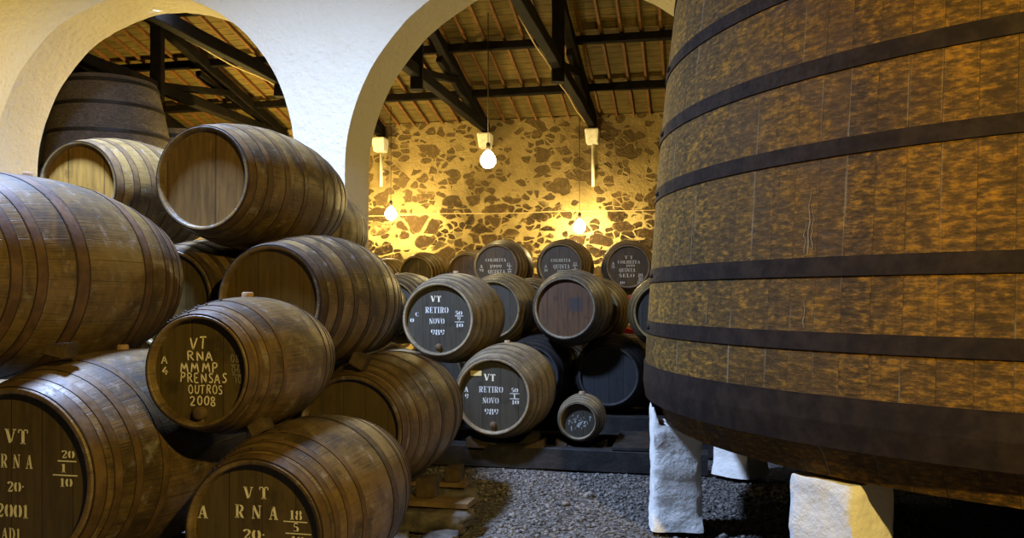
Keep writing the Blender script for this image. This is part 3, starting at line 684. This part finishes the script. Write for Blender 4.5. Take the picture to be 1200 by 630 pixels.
# white posts under the vat, placed radially
def post(ang, r_in, r_out, tw, label, seed):
    a = R(ang); rc = (r_in+r_out)/2
    root_loc = VC + Vector((math.cos(a)*rc, math.sin(a)*rc, 0))
    bm = bmesh.new(); lx = r_out-r_in; nx, ny, nz = 8, 10, 22
    def top(x, y):
        w = root_loc + Vector((math.cos(a)*x - math.sin(a)*y, math.sin(a)*x + math.cos(a)*y, 0))
        return .785 if (w-VC).length > 2.81 else .672
    def pos(i, j, k):
        x = -lx/2+lx*i/nx; y = -tw/2+tw*j/ny; z = top(x, y)*k/nz
        cr = .014
        if i in (0, nx) and j in (0, ny): x *= 1-cr/lx; y *= 1-cr/tw
        if k == nz and (i in (0, nx) or j in (0, ny)): x *= .975; y *= .975
        p = Vector((x, y, z)); fl = 1+.10*max(0, .12-z)/.12
        p.x *= fl; p.y *= fl
        return p + mnoise.noise_vector(p*9+Vector((seed, 0, 0)))*.009 + mnoise.noise_vector(p*26+Vector((0, seed, 0)))*.004
    V = {}
    def gv(i, j, k):
        if (i, j, k) not in V: V[(i, j, k)] = bm.verts.new(pos(i, j, k))
        return V[(i, j, k)]
    for k in range(nz):
        for i in range(nx):
            bm.faces.new((gv(i, 0, k), gv(i+1, 0, k), gv(i+1, 0, k+1), gv(i, 0, k+1)))
            bm.faces.new((gv(i+1, ny, k), gv(i, ny, k), gv(i, ny, k+1), gv(i+1, ny, k+1)))
        for j in range(ny):
            bm.faces.new((gv(0, j+1, k), gv(0, j, k), gv(0, j, k+1), gv(0, j+1, k+1)))
            bm.faces.new((gv(nx, j, k), gv(nx, j+1, k), gv(nx, j+1, k+1), gv(nx, j, k+1)))
    for i in range(nx):
        for j in range(ny):
            bm.faces.new((gv(i, j, nz), gv(i+1, j, nz), gv(i+1, j+1, nz), gv(i, j+1, nz)))
    bmesh.ops.recalc_face_normals(bm, faces=bm.faces)
    o = mesh_obj('support_post', bm, M['post'], None, loc=root_loc, rz=a); sharp(o, 60)
    tag(o, label, 'post', 'white posts under the huge vat')
post(212.2, 2.47, 2.775, .35, 'nearest whitewashed post under the vat, cut by the bottom edge', 1)
post(174.0, 2.52, 2.83, .34, 'whitewashed post under the left rim of the vat, fully seen to its foot', 2)
post(133.8, 2.44, 2.77, .34, 'short-looking whitewashed post furthest back in the shade under the vat', 3)

# ------------------------------------------------------------------ setting
# floor
bm = bmesh.new(); nx, ny = 190, 190; V = []
for j in range(ny+1):
    row = []
    for i in range(nx+1):
        x = -13+22*i/nx; y = -2+24*j/ny
        z = -.035+.020*mnoise.noise(Vector((x*.8, y*.8, 0)))+.014*mnoise.noise(Vector((x*3, y*3, 4)))
        row.append(bm.verts.new((x, y, z)))
    V.append(row)
for j in range(ny):
    for i in range(nx): bm.faces.new((V[j][i], V[j][i+1], V[j+1][i+1], V[j+1][i]))
tag(mesh_obj('floor', bm, M['gravel']), kind='structure')
# loose gravel
random.seed(5); verts, faces = [], []
ico = bmesh.new(); bmesh.ops.create_icosphere(ico, subdivisions=1, radius=1)
iv = [v.co.copy() for v in ico.verts]; idx = [[v.index for v in f.verts] for f in ico.faces]; ico.free()
cnt = 0
while cnt < 9000:
    y = random.uniform(4.3, 8.0); x = random.uniform(-.75, 2.9)
    if x < -.1*y*.6-.2 and y < 5.2: pass
    u = 600+1000*x/y
    if not (430 < u < 1210): continue
    nn = x*SA + y*CA; ss = x*CA - y*SA
    if nn > 7.35 or (ss < -1.3 and 4.7 < nn < 6.2): continue
    if random.random() > .25+.75*min(1, (5.0/y)): pass
    r_ = abs(random.gauss(.0075, .0035))+.004
    if random.random() < .02: r_ *= 1.9
    sx, sy, sz = random.uniform(.8, 1.4), random.uniform(.8, 1.3), random.uniform(.5, .9); a = random.uniform(0, 6.28)
    ca, sa = math.cos(a), math.sin(a)
    gz = -.035+.020*mnoise.noise(Vector((x*.8, y*.8, 0)))+.014*mnoise.noise(Vector((x*3, y*3, 4)))
    base = len(verts)
    for c in iv:
        k = r_*(1+.22*mnoise.noise(c*1.7+Vector((cnt, 0, 0))))
        px, py = c.x*sx*k, c.y*sy*k
        verts.append((x+px*ca-py*sa, y+px*sa+py*ca, gz+r_*.25+c.z*sz*k))
    faces += [[base+q for q in f] for f in idx]; cnt += 1
me = bpy.data.meshes.new('gravel'); me.from_pydata(verts, [], faces); me.materials.append(M['pebble'])
for p in me.polygons: p.use_smooth = True
g = bpy.data.objects.new('gravel', me); COL.objects.link(g)
tag(g, 'loose grey gravel strewn over the cellar floor', 'gravel', kind='stuff')

# arcade wall (local x along the wall, local y into depth, local z up)
PN = W(0, 0).x  # noqa
P0 = Vector((-1.90, 9.70, 0)); s0 = P0.x*CA - P0.y*SA; n0 = P0.x*SA + P0.y*CA
TH = .72
arches = [(-2.65, 2.03, 3.10), (2.235, 2.235, 2.93)]            # centre along the wall, radius, springing height
bm = bmesh.new(); seg = []
def prof_pts():
    S = [(-9.0, 0.0), (-7.4, 0.0)]; out = []
    out.append([(-8.2, 0.0), (arches[0][0]-arches[0][1], 0.0)])
    for ai, (c, r_, sp) in enumerate(arches):
        arc_ = []
        n = 72
        for i in range(n+1):
            a = math.pi - math.pi*i/n
            rr = r_*(1+math.sin(a)*(.014*mnoise.noise(Vector((i*.16, ai*5.0, 0)))+.006*mnoise.noise(Vector((i*.7, ai*9.0, 3)))))
            if i in (0, n): rr = r_
            arc_.append((c+rr*math.cos(a), sp+rr*math.sin(a)))
        out.append(arc_)
        nxt = arches[ai+1][0]-arches[ai+1][1] if ai+1 < len(arches) else 8.2
        out.append([(c+r_, 0.0), (nxt, 0.0)])
    return out
TOP = 7.2
for pr in prof_pts():
    for (xa, za), (xb, zb) in zip(pr, pr[1:]):
        for y, flip in ((0, False), (TH, True)):
            q = [bm.verts.new((xa, y, za)), bm.verts.new((xb, y, zb)), bm.verts.new((xb, y, TOP)), bm.verts.new((xa, y, TOP))]
            bm.faces.new(q[::-1] if flip else q)
        if za > 0:
            bm.faces.new([bm.verts.new(p) for p in ((xa, 0, za), (xa, TH, za), (xb, TH, zb), (xb, 0, zb))])
    # jambs below the springing
for c, r_, sp in arches:
    for sg in (-1, 1):
        x = c+sg*r_; n = 12
        for i in range(n):
            bm.faces.new([bm.verts.new(p) for p in ((x, 0, sp*i/n), (x, TH, sp*i/n), (x, TH, sp*(i+1)/n), (x, 0, sp*(i+1)/n))])
bmesh.ops.remove_doubles(bm, verts=bm.verts, dist=.0005)
bmesh.ops.recalc_face_normals(bm, faces=bm.faces)
wl = mesh_obj('wall_front', bm, M['wash'], None, smooth=False, loc=P0, rz=-R(12))
for p in wl.data.polygons: p.use_smooth = abs(p.normal.y) < .5
sharp(wl, 40)
tag(wl, kind='structure')

# rubble wall at the back
NB = 18.30  # back wall, roof, trusses and lamps: distances scaled up about the camera
bm = bmesh.new(); add_box(bm, Vector((0, .3, 2.67)), (22, .6, 5.44))
wb = mesh_obj('wall_back', bm, M['stone'], None, smooth=False, loc=W(-3.5, NB), rz=-R(12)); tag(wb, kind='structure')

# sloping board ceiling
def hroof(n): return 5.40+.25*(NB-n)
sl = math.atan(.25)
bm = bmesh.new(); Lr = (NB-8.6)/math.cos(sl)
add_box(bm, Vector((0, -Lr/2+.3, .03)), (22, Lr+.6, .05))
ce = mesh_obj('ceiling', bm, M['roof'], None, smooth=False, loc=W(-3.5, NB, hroof(NB)), rz=-R(12))
ce.rotation_euler = (-sl, 0, -R(12)); tag(ce, kind='structure')
# rafters
random.seed(11)
k = 0; s = -12.8
while s < 4.0:
    bm = bmesh.new(); n1 = 10.0
    j = random.uniform(-.02, .02)
    add_beam(bm, W(s+j, NB+.05, hroof(NB+.05)-.035), W(s, n1, hroof(n1)-.035), .048, .06, sub=6, wob=.004, seed=k)
    o = mesh_obj('rafter', bm, M['rafter'])
    tag(o, 'slender reddish rafter running up under the ceiling boards', 'rafter', 'rafters under the board ceiling')
    s += .35; k += 1
# purlins
for i, (n, lb) in enumerate(((16.78, 'dark purlin nearest the stone wall, running across the roof slope'), (15.06, 'second dark purlin up from the stone wall across the roof'), (13.36, 'third dark purlin up from the stone wall, highest on the roof'))):
    bm = bmesh.new(); add_beam(bm, W(-13, n, hroof(n)-.175), W(4.2, n, hroof(n)-.175), .14, .14, sub=26, wob=.022, seed=20+i)
    tag(mesh_obj('purlin', bm, M['dark_timber']), lb, 'beam', 'purlins of the roof')
# trusses, corbels
TR = [(-11.64, 'dark timber roof truss furthest left, behind the grey vat'), (-9.26, 'dark timber roof truss crossing the left arch in full view'),
      (-6.89, 'dark timber truss with pale cable under the right side of the left arch'), (-4.46, 'dark timber truss at the left of the right arch, above the high lamp'),
      (-2.107, 'dark timber truss with pale cable in the middle of the right arch')]
for i, (s, lb) in enumerate(TR):
    root = empty('roof_truss', W(s, NB-.15, 5.06), -R(12)); tag(root, lb, 'roof truss', 'roof trusses')
    inv = root.matrix_basis.inverted()
    def part(nm, a, b, w, h, sub=10, wob=.018, sd=0):
        bm = bmesh.new(); add_beam(bm, W(s, *a), W(s, *b), w, h, sub=sub, wob=wob, seed=40+i*5+sd)
        M_ = Matrix.Translation(root.location) @ Matrix.Rotation(-R(12), 4, 'Z')
        bmesh.ops.transform(bm, matrix=M_.inverted(), verts=bm.verts)
        return mesh_obj(nm, bm, M['dark_timber'], root)
    part('tie_beam', (NB-.02, 5.19), (9.86, 5.19), .15, .19, 16, .02, 0)
    part('principal_rafter', (NB-.1, 5.24), (10.0, hroof(10.0)-.36), .17, .2, 16, .03, 1)
    part('queen_post', (13.44, 4.90), (13.44, hroof(13.44)-.24), .2, .18, 6, .015, 2)
    part('strut', (13.58, 5.24), (15.96, hroof(15.96)-.32), .12, .12, 8, .02, 3)
    part('foot_brace', (17.5, 5.30), (14.7, 5.75), .11, .11, 8, .03, 4)
    if i in (2, 4):
        bm = bmesh.new(); M_ = Matrix.Translation(root.location) @ Matrix.Rotation(-R(12), 4, 'Z')
        pts = [M_.inverted() @ W(s-.1, n, 5.10+.02*math.sin(n*3)) for n in [17.6-.4*q for q in range(18)]]
        add_tube(bm, pts, .012, 6); tag(mesh_obj('cable', bm, M['cable_light'], root), 'pale cable along the beam')
    bm = bmesh.new(); add_box(bm, Vector((0, -.16, -.16)), (.3, .34, .31), None, .035)
    for v in bm.verts:
        if v.co.z < -.2: v.co.y += .07; v.co.x *= .85
    o = mesh_obj('corbel', bm, M['white_pipe'], None, loc=W(s, NB, 5.06), rz=-R(12), smooth=False)
    tag(o, ['white corbel under the truss furthest left', 'white corbel at the foot of the truss crossing the left arch', 'white corbel at the right arch edge, above the left white pipe',
            'white corbel on the stone wall just above the highest lamp', 'white corbel on the stone wall above the right white pipe'][i], 'corbel', 'white stone corbels')
for s, z0, z1, lb in ((-6.86, 4.70, 3.96, 'thin white pipe on the stone wall beside the right arch edge'), (-2.09, 4.72, 3.84, 'thin white pipe in the middle of the stone wall, below its corbel')):
    bm = bmesh.new(); n = NB-.16
    add_tube(bm, [W(s, n, z0), W(s, n, z1)], .034, 10)
    o = mesh_obj('white_pipe', bm, M['white_pipe'])
    bm = bmesh.new(); add_box(bm, W(s, (n+NB)/2, (z0+z1)/2), (.03, NB-n+.02, .03), Matrix.Rotation(-R(12), 4, 'Z'))
    mesh_obj('wall_bracket', bm, M['white_pipe'], o, smooth=False)
    tag(o, lb, 'pipe', 'white pipes on the stone wall')
bm = bmesh.new(); add_tube(bm, [W(-12+.6*i, NB-.02, 3.33+.012*math.sin(i*1.3)) for i in range(26)], .012, 6)
tag(mesh_obj('wall_cable', bm, M['cable_light']), 'thin pale cable stretched level across the stone wall', 'cable')

# hanging lamps
def bulb_mat(nm, st):
    N = NT(nm); em = N.n('ShaderNodeEmission'); em.inputs[0].default_value = (1, .77, .33, 1); em.inputs[1].default_value = st
    N.l(em.outputs[0], N.out.inputs[0]); return N.m
M['bulb'] = bulb_mat('bulb_glow', 420); M['bulb_dim'] = bulb_mat('bulb_glow_high', 130)
def lamp(u, v, z, label, mat, bulb_r=.135):
    p = ray(u, v, z); n = p.x*SA + p.y*CA; top = hroof(n) - .075
    root = empty('hanging_lamp', (p.x, p.y, p.z-bulb_r)); tag(root, label, 'lamp', 'bare bulbs hanging in the back cellar')
    bm = bmesh.new(); add_lathe(bm, [(.001, -bulb_r), (bulb_r*.55, -bulb_r*.85), (bulb_r*.9, -bulb_r*.45), (bulb_r, 0), (bulb_r*.88, bulb_r*.5), (bulb_r*.5, bulb_r*1.0), (.03, bulb_r*1.3)], 'Z', 16)
    mesh_obj('bulb', bm, mat, root, loc=(0, 0, bulb_r))
    bm = bmesh.new(); add_lathe(bm, [(.001, .16), (.02, .16), (.034, .13), (.036, .02), (.001, .02)], 'Z', 14)
    mesh_obj('socket', bm, M['socket'], root, loc=(0, 0, bulb_r*2.1))
    bm = bmesh.new(); add_tube(bm, [(0, 0, bulb_r*2+.1), (0, 0, top-p.z+bulb_r)], .008, 6)
    mesh_obj('cord', bm, M['cable'], root)
lamp(572, 188, 14.6, 'bright bare bulb hanging highest, in the centre of the right arch', M['bulb_dim'])
lamp(458, 251, 18.3, 'bright bare bulb low by the left jamb of the right arch', M['bulb'], .125)
lamp(679, 266, 17.6, 'bright bare bulb low above the COLHEITA casks, close to the stone wall', M['bulb'], .125)

# grey vats in the room behind the left arch
def upright_vat(name, loc, prof, hoops, label):
    root = empty(name, loc); tag(root, label, 'vat', 'grey vats behind the left arch')
    bm = bmesh.new(); add_lathe(bm, prof+[(prof[-1][0]-.05, prof[-1][1]), (prof[-1][0]-.05, prof[-1][1]-.08)], 'Z', 96, 42)
    o = mesh_obj('staves', bm, M['vat_grey'], root); sharp(o, 50)
    bm = bmesh.new(); t = prof[-1]; add_lathe(bm, [(.001, t[1]-.05), (t[0]-.05, t[1]-.05), (t[0]-.05, t[1]-.09), (.001, t[1]-.09)], 'Z', 64, 20)
    mesh_obj('lid', bm, M['skid'], root, smooth=False)
    def rr(h):
        for (r0, h0), (r1, h1) in zip(prof, prof[1:]):
            if h0 <= h <= h1: return r0+(r1-r0)*(h-h0)/(h1-h0)
        return prof[-1][0]
    for h in hoops:
        bm = bmesh.new(); add_lathe(bm, [(rr(h)-.01, h), (rr(h)+.014, h+.004), (rr(h+.06)+.014, h+.056), (rr(h+.06)-.01, h+.06)], 'Z', 96)
        o = mesh_obj('band', bm, M['band_blue'], root); sharp(o, 40)
def bulge(rt, rm, H, hm):
    out = []
    for i in range(25):
        h = H*i/24; k = (h-hm)/(H-hm) if h > hm else (hm-h)/hm*.8
        out.append((rm-(rm-rt)*k**2.0, h))
    return out
upright_vat('wooden_vat', (-6.37, 13.5, 0), bulge(.70, .98, 4.86, 2.9), (.2, .7, 1.3, 2.0, 2.9, 3.45, 3.95, 4.38, 4.74), 'tall grey-brown upright vat seen through the left arch')
upright_vat('wooden_vat', (-6.0, 15.6, 0), bulge(.80, 1.0, 4.42, 2.6), (.2, .8, 1.6, 2.6, 3.3, 3.9, 4.25), 'dark vat mostly hidden behind the taller grey vat')

# ------------------------------------------------------------------ timber, chocks, stones
RZ = Matrix.Rotation(-R(12), 4, 'Z')
def beam_obj(name, s0_, s1_, n, h0, h1, w, mat, label, cat, group, seed=0, wob=.008):
    bm = bmesh.new(); add_beam(bm, W(s0_, n, (h0+h1)/2), W(s1_, n, (h0+h1)/2), w, h1-h0, sub=16, wob=wob, seed=seed)
    return tag(mesh_obj(name, bm, M[mat]), label, cat, group)
GS = 'timber skids under the casks'
beam_obj('timber_skid', -3.6, .12, 7.50, -.03, .17, .20, 'skid', 'dark front timber skid carrying the lower RETIRO cask and keg', 'beam', GS, 1)
beam_obj('timber_skid', -4.6, .5, 8.28, -.03, .17, .16, 'skid', 'second dark timber skid behind the one under the keg', 'beam', GS, 2)
beam_obj('timber_skid', -3.4, .4, 9.55, -.03, .18, .18, 'skid', 'timber skid in the dark under the black cask', 'beam', GS, 3)
beam_obj('timber_skid', -3.4, 1.6, 10.2, -.03, .18, .18, 'skid', 'rear timber skid hidden in the dark under the black cask', 'beam', GS, 4)
bm = bmesh.new(); add_box(bm, W(-.36, 7.86, .184), (.66, .92, .028), RZ, .004)
tag(mesh_obj('plank', bm, M['skid'], smooth=False), 'grey plank lying across the skids right of the keg', 'plank')
bm = bmesh.new(); add_beam(bm, W(-2.9, 5.42, .145), W(-1.42, 5.42, .145), .20, .035, sub=10, wob=.006, seed=9)
tag(mesh_obj('plank', bm, M['plank']), 'plank end sticking out below the cask beside the gravel', 'plank')
bm = bmesh.new(); add_beam(bm, W(-2.9, 6.05, .13), W(-1.62, 6.05, .13), .18, .035, sub=10, wob=.006, seed=10)
tag(mesh_obj('plank', bm, M['plank']), 'rear plank under the cask beside the gravel', 'plank')
def rock(c, sz, label, seed, mat='rock', name='stone'):
    bm = bmesh.new(); bmesh.ops.create_cube(bm, size=2)
    bmesh.ops.subdivide_edges(bm, edges=list(bm.edges), cuts=9, use_grid_fill=True)
    for v in bm.verts:
        d = v.co.copy(); q = d.normalized()*1.12; p = d.lerp(q, .45)
        p += mnoise.noise_vector(p*1.3+Vector((seed, 0, 0)))*.22 + mnoise.noise_vector(p*4+Vector((0, seed, 0)))*.06
        v.co = Vector((p.x*sz[0]/2, p.y*sz[1]/2, p.z*sz[2]/2))
    o = mesh_obj(name, bm, M[mat], None, loc=c, rz=-R(12)); o.data.materials[0] = M[mat]
    return tag(o, label, 'stone', 'stones under the left stack')
rock(W(-1.72, 5.36, .045), (.62, .22, .15), 'long dark stone block under the plank end beside the gravel', 1)
rock(W(-2.45, 5.40, .045), (.5, .24, .15), 'stone block further under the plank, behind the frontmost cask', 2)
rock(W(-1.76, 6.05, .03), (.4, .24, .15), 'stone block under the rear plank', 3)
rock(W(-2.55, 6.05, .03), (.4, .24, .15), 'stone block deep under the rear plank', 6)
rock(W(-1.86, 4.88, -.01), (.34, .26, .16), 'pale flat stone at the bottom edge beside the frontmost cask', 4)
rock(W(-1.52, 5.02, -.01), (.22, .2, .12), 'pale stone on the gravel in front of the plank end', 5)
def chock(c, sz, label, rz=0.0, tilt=0.0, cut=.45):
    bm = bmesh.new(); bmesh.ops.create_cube(bm, size=1)
    for v in bm.verts:
        if v.co.z > 0 and v.co.x < 0: v.co.z -= cut
        v.co = Vector((v.co.x*sz[0], v.co.y*sz[1], v.co.z*sz[2]))
    bmesh.ops.bevel(bm, geom=list(bm.edges), offset=.006, segments=2, affect='EDGES')
    o = mesh_obj('wooden_chock', bm, M['chock'], None, loc=c, smooth=False)
    o.rotation_euler = (0, tilt, -R(12)+rz)
    return tag(o, label, 'chock', 'wooden chocks wedged under casks')
chock(ray(305, 498, 3.84), (.075, .10, .07), 'wooden chock wedged under the right flank of the 2008 cask', 0, -.5, .2)
chock(ray(423, 421, 5.45), (.10, .10, .10), 'wooden chock under the dark-hooped cask, on the cask by the gravel', 0, .5, .2)
chock(ray(72, 408, 3.8), (.10, .10, .075), 'wooden chock under the rusty-hooped cask at the left edge', 0, .2, .35)
chock(W(-1.98, 5.44, .205), (.10, .14, .085), 'low chock on the plank under the cask beside the gravel', 0, 0, .1)
chock(W(-1.74, 5.47, .235), (.13, .12, .145), 'taller chock on the plank end beside the gravel', 0, 0, .1)
chock(W(-1.72, 6.05, .205), (.12, .12, .115), 'rear chock under the cask beside the gravel', 0, 0, .1)
kp = KEG.mid
chock(Vector((kp.x-.19, kp.y-.13, .20)), (.10, .08, .07), 'small chock left of the keg', math.pi, 0, .8)
chock(Vector((kp.x+.155, kp.y-.17, .20)), (.10, .08, .07), 'small chock right of the keg', 0, 0, .8)
chock(Vector((R1.mid.x-.27, R1.mid.y-.42, .20)), (.18, .12, .09), 'chock left under the lower RETIRO cask', math.pi, 0, .8)
chock(Vector((R1.mid.x+.25, R1.mid.y-.46, .20)), (.18, .12, .09), 'chock right under the lower RETIRO cask', 0, 0, .8)
# rails under the two nearest casks
beam_obj('timber_skid', -2.15, -1.3, 3.9, -.03, .12, .18, 'skid', 'timber skid under the front of the frontmost cask', 'beam', GS, 11)
beam_obj('timber_skid', -3.6, -2.3, 4.05, -.03, .225, .2, 'skid', 'timber skid under the huge cask in the bottom left corner', 'beam', GS, 12)
beam_obj('timber_skid', -4.6, -2.95, 6.15, -.03, .19, .18, 'skid', 'timber skid in the dark under the left stack', 'beam', GS, 13)

beam_obj('timber_skid', -4.2, 0.6, 13.2, -.03, .15, .18, 'skid', 'timber skid in the dark below the COLHEITA casks', 'beam', GS, 14)
beam_obj('timber_skid', -5.9, -1.0, 14.35, -.03, .075, .18, 'skid', 'low timber skid in the dark below the far casks at the lit wall', 'beam', GS, 16)
beam_obj('timber_skid', -4.6, 1.0, 11.6, -.03, .17, .18, 'skid', 'timber skid in the dark behind the black cask row', 'beam', GS, 15)
# red plastic wedges between the casks right of the reddish head
for (u, v, z, w, lb) in ((739, 350, 12.6, .30, 'red wedge under the rightmost COLHEITA cask'), (739, 389, 11.9, .2, 'smaller red wedge lower down beside the black cask')):
    bm = bmesh.new(); add_box(bm, Vector((0, 0, 0)), (w, .25, .05), None, .008)
    for vv in bm.verts:
        if vv.co.x < 0: vv.co.z = vv.co.z*1.5 + .03
    tag(mesh_obj('red_wedge', bm, M['red'], None, smooth=False, loc=ray(u, v, z), rz=-R(12)), lb, 'wedge', 'red wedges between casks')

# ------------------------------------------------------------------ light
def area(name, loc, target, size, power, col, spread=180):
    L = bpy.data.lights.new(name, 'AREA'); L.shape = 'DISK'; L.size = size; L.energy = power; L.color = col; L.spread = R(spread)
    o = bpy.data.objects.new(name, L); COL.objects.link(o); o.location = loc
    o.rotation_euler = (Vector(target)-Vector(loc)).to_track_quat('-Z', 'Y').to_euler()
    return o
def point(name, loc, power, col, rad=.06):
    L = bpy.data.lights.new(name, 'POINT'); L.energy = power; L.color = col; L.shadow_soft_size = rad
    o = bpy.data.objects.new(name, L); COL.objects.link(o); o.location = loc
    return o
WARM = (1.0, .73, .21)
area('skylight_front', (-2.8, 5.0, 5.6), (-2.9, 6.6, 1.0), .6, 980, (.41, .58, 1.0), 140)
area('skylight_rear', (-4.6, 11.0, 5.3), (-5.6, 13.0, 3.0), 0.5, 45, (.45, .62, 1.0))
point('ceiling_lamp_front', (1.9, -.8, 3.7), 1130, WARM, .07)
point('ceiling_lamp_left', (-7.3, 8.2, 4.0), 230, WARM, .07)
point('fill_rear_right', W(1.5, 12.6, 3.9), 160, WARM, .08)  # added fill out of view, warms the right arch's inner face
point('fill_rear_middle', W(-7.2, 12.5, 2.45), 420, WARM, .08)  # added fill hidden behind casks, turns the left arch's inner face yellow
point('lamp_rear_left', W(-8.6, 15.5, 3.0), 900, WARM, .08)
w = bpy.data.worlds.new('world'); sc.world = w; w.use_nodes = True
w.node_tree.nodes['Background'].inputs[0].default_value = (1.0, .72, .38, 1)
w.node_tree.nodes['Background'].inputs[1].default_value = .012

# ------------------------------------------------------------------ camera
cam = bpy.data.cameras.new('camera'); co = bpy.data.objects.new('camera', cam); COL.objects.link(co)
cam.sensor_width = 36; cam.sensor_fit = 'HORIZONTAL'; cam.lens = 30; cam.shift_y = 32/1200
co.location = (0, 0, 1.5); co.rotation_euler = (R(90), 0, 0); cam.clip_start = .05; cam.clip_end = 100
sc.camera = co
sc.view_settings.view_transform = 'Standard'; sc.view_settings.look = 'None'
sc.view_settings.gamma = 1; sc.view_settings.exposure = 0.0; sc.view_settings.use_curve_mapping = False
sc.cycles.use_denoising = True
sc.cycles.max_bounces = 6; sc.cycles.sample_clamp_indirect = 4

# origins at the foot of each thing; the room squared to the world axes (the camera takes the 12 degree turn)
bpy.context.view_layer.update()
for o in [o for o in COL.objects if o.type == 'MESH' and o.parent is None and o.location.length == 0 and 'kind' not in o]:
    vs = [v.co for v in o.data.vertices]
    lo = Vector([min(v[i] for v in vs) for i in range(3)]); hi = Vector([max(v[i] for v in vs) for i in range(3)])
    c = Vector(((lo.x+hi.x)/2, (lo.y+hi.y)/2, lo.z))
    Mi = (Matrix.Translation(c) @ Matrix.Rotation(-R(12), 4, 'Z')).inverted()
    o.data.transform(Mi); o.matrix_basis = Mi.inverted()
    for ch in o.children: ch.data.transform(Mi)
TURN = Matrix.Rotation(R(12), 4, 'Z')
for o in list(COL.objects):
    if o.parent is None: o.matrix_basis = TURN @ o.matrix_basis
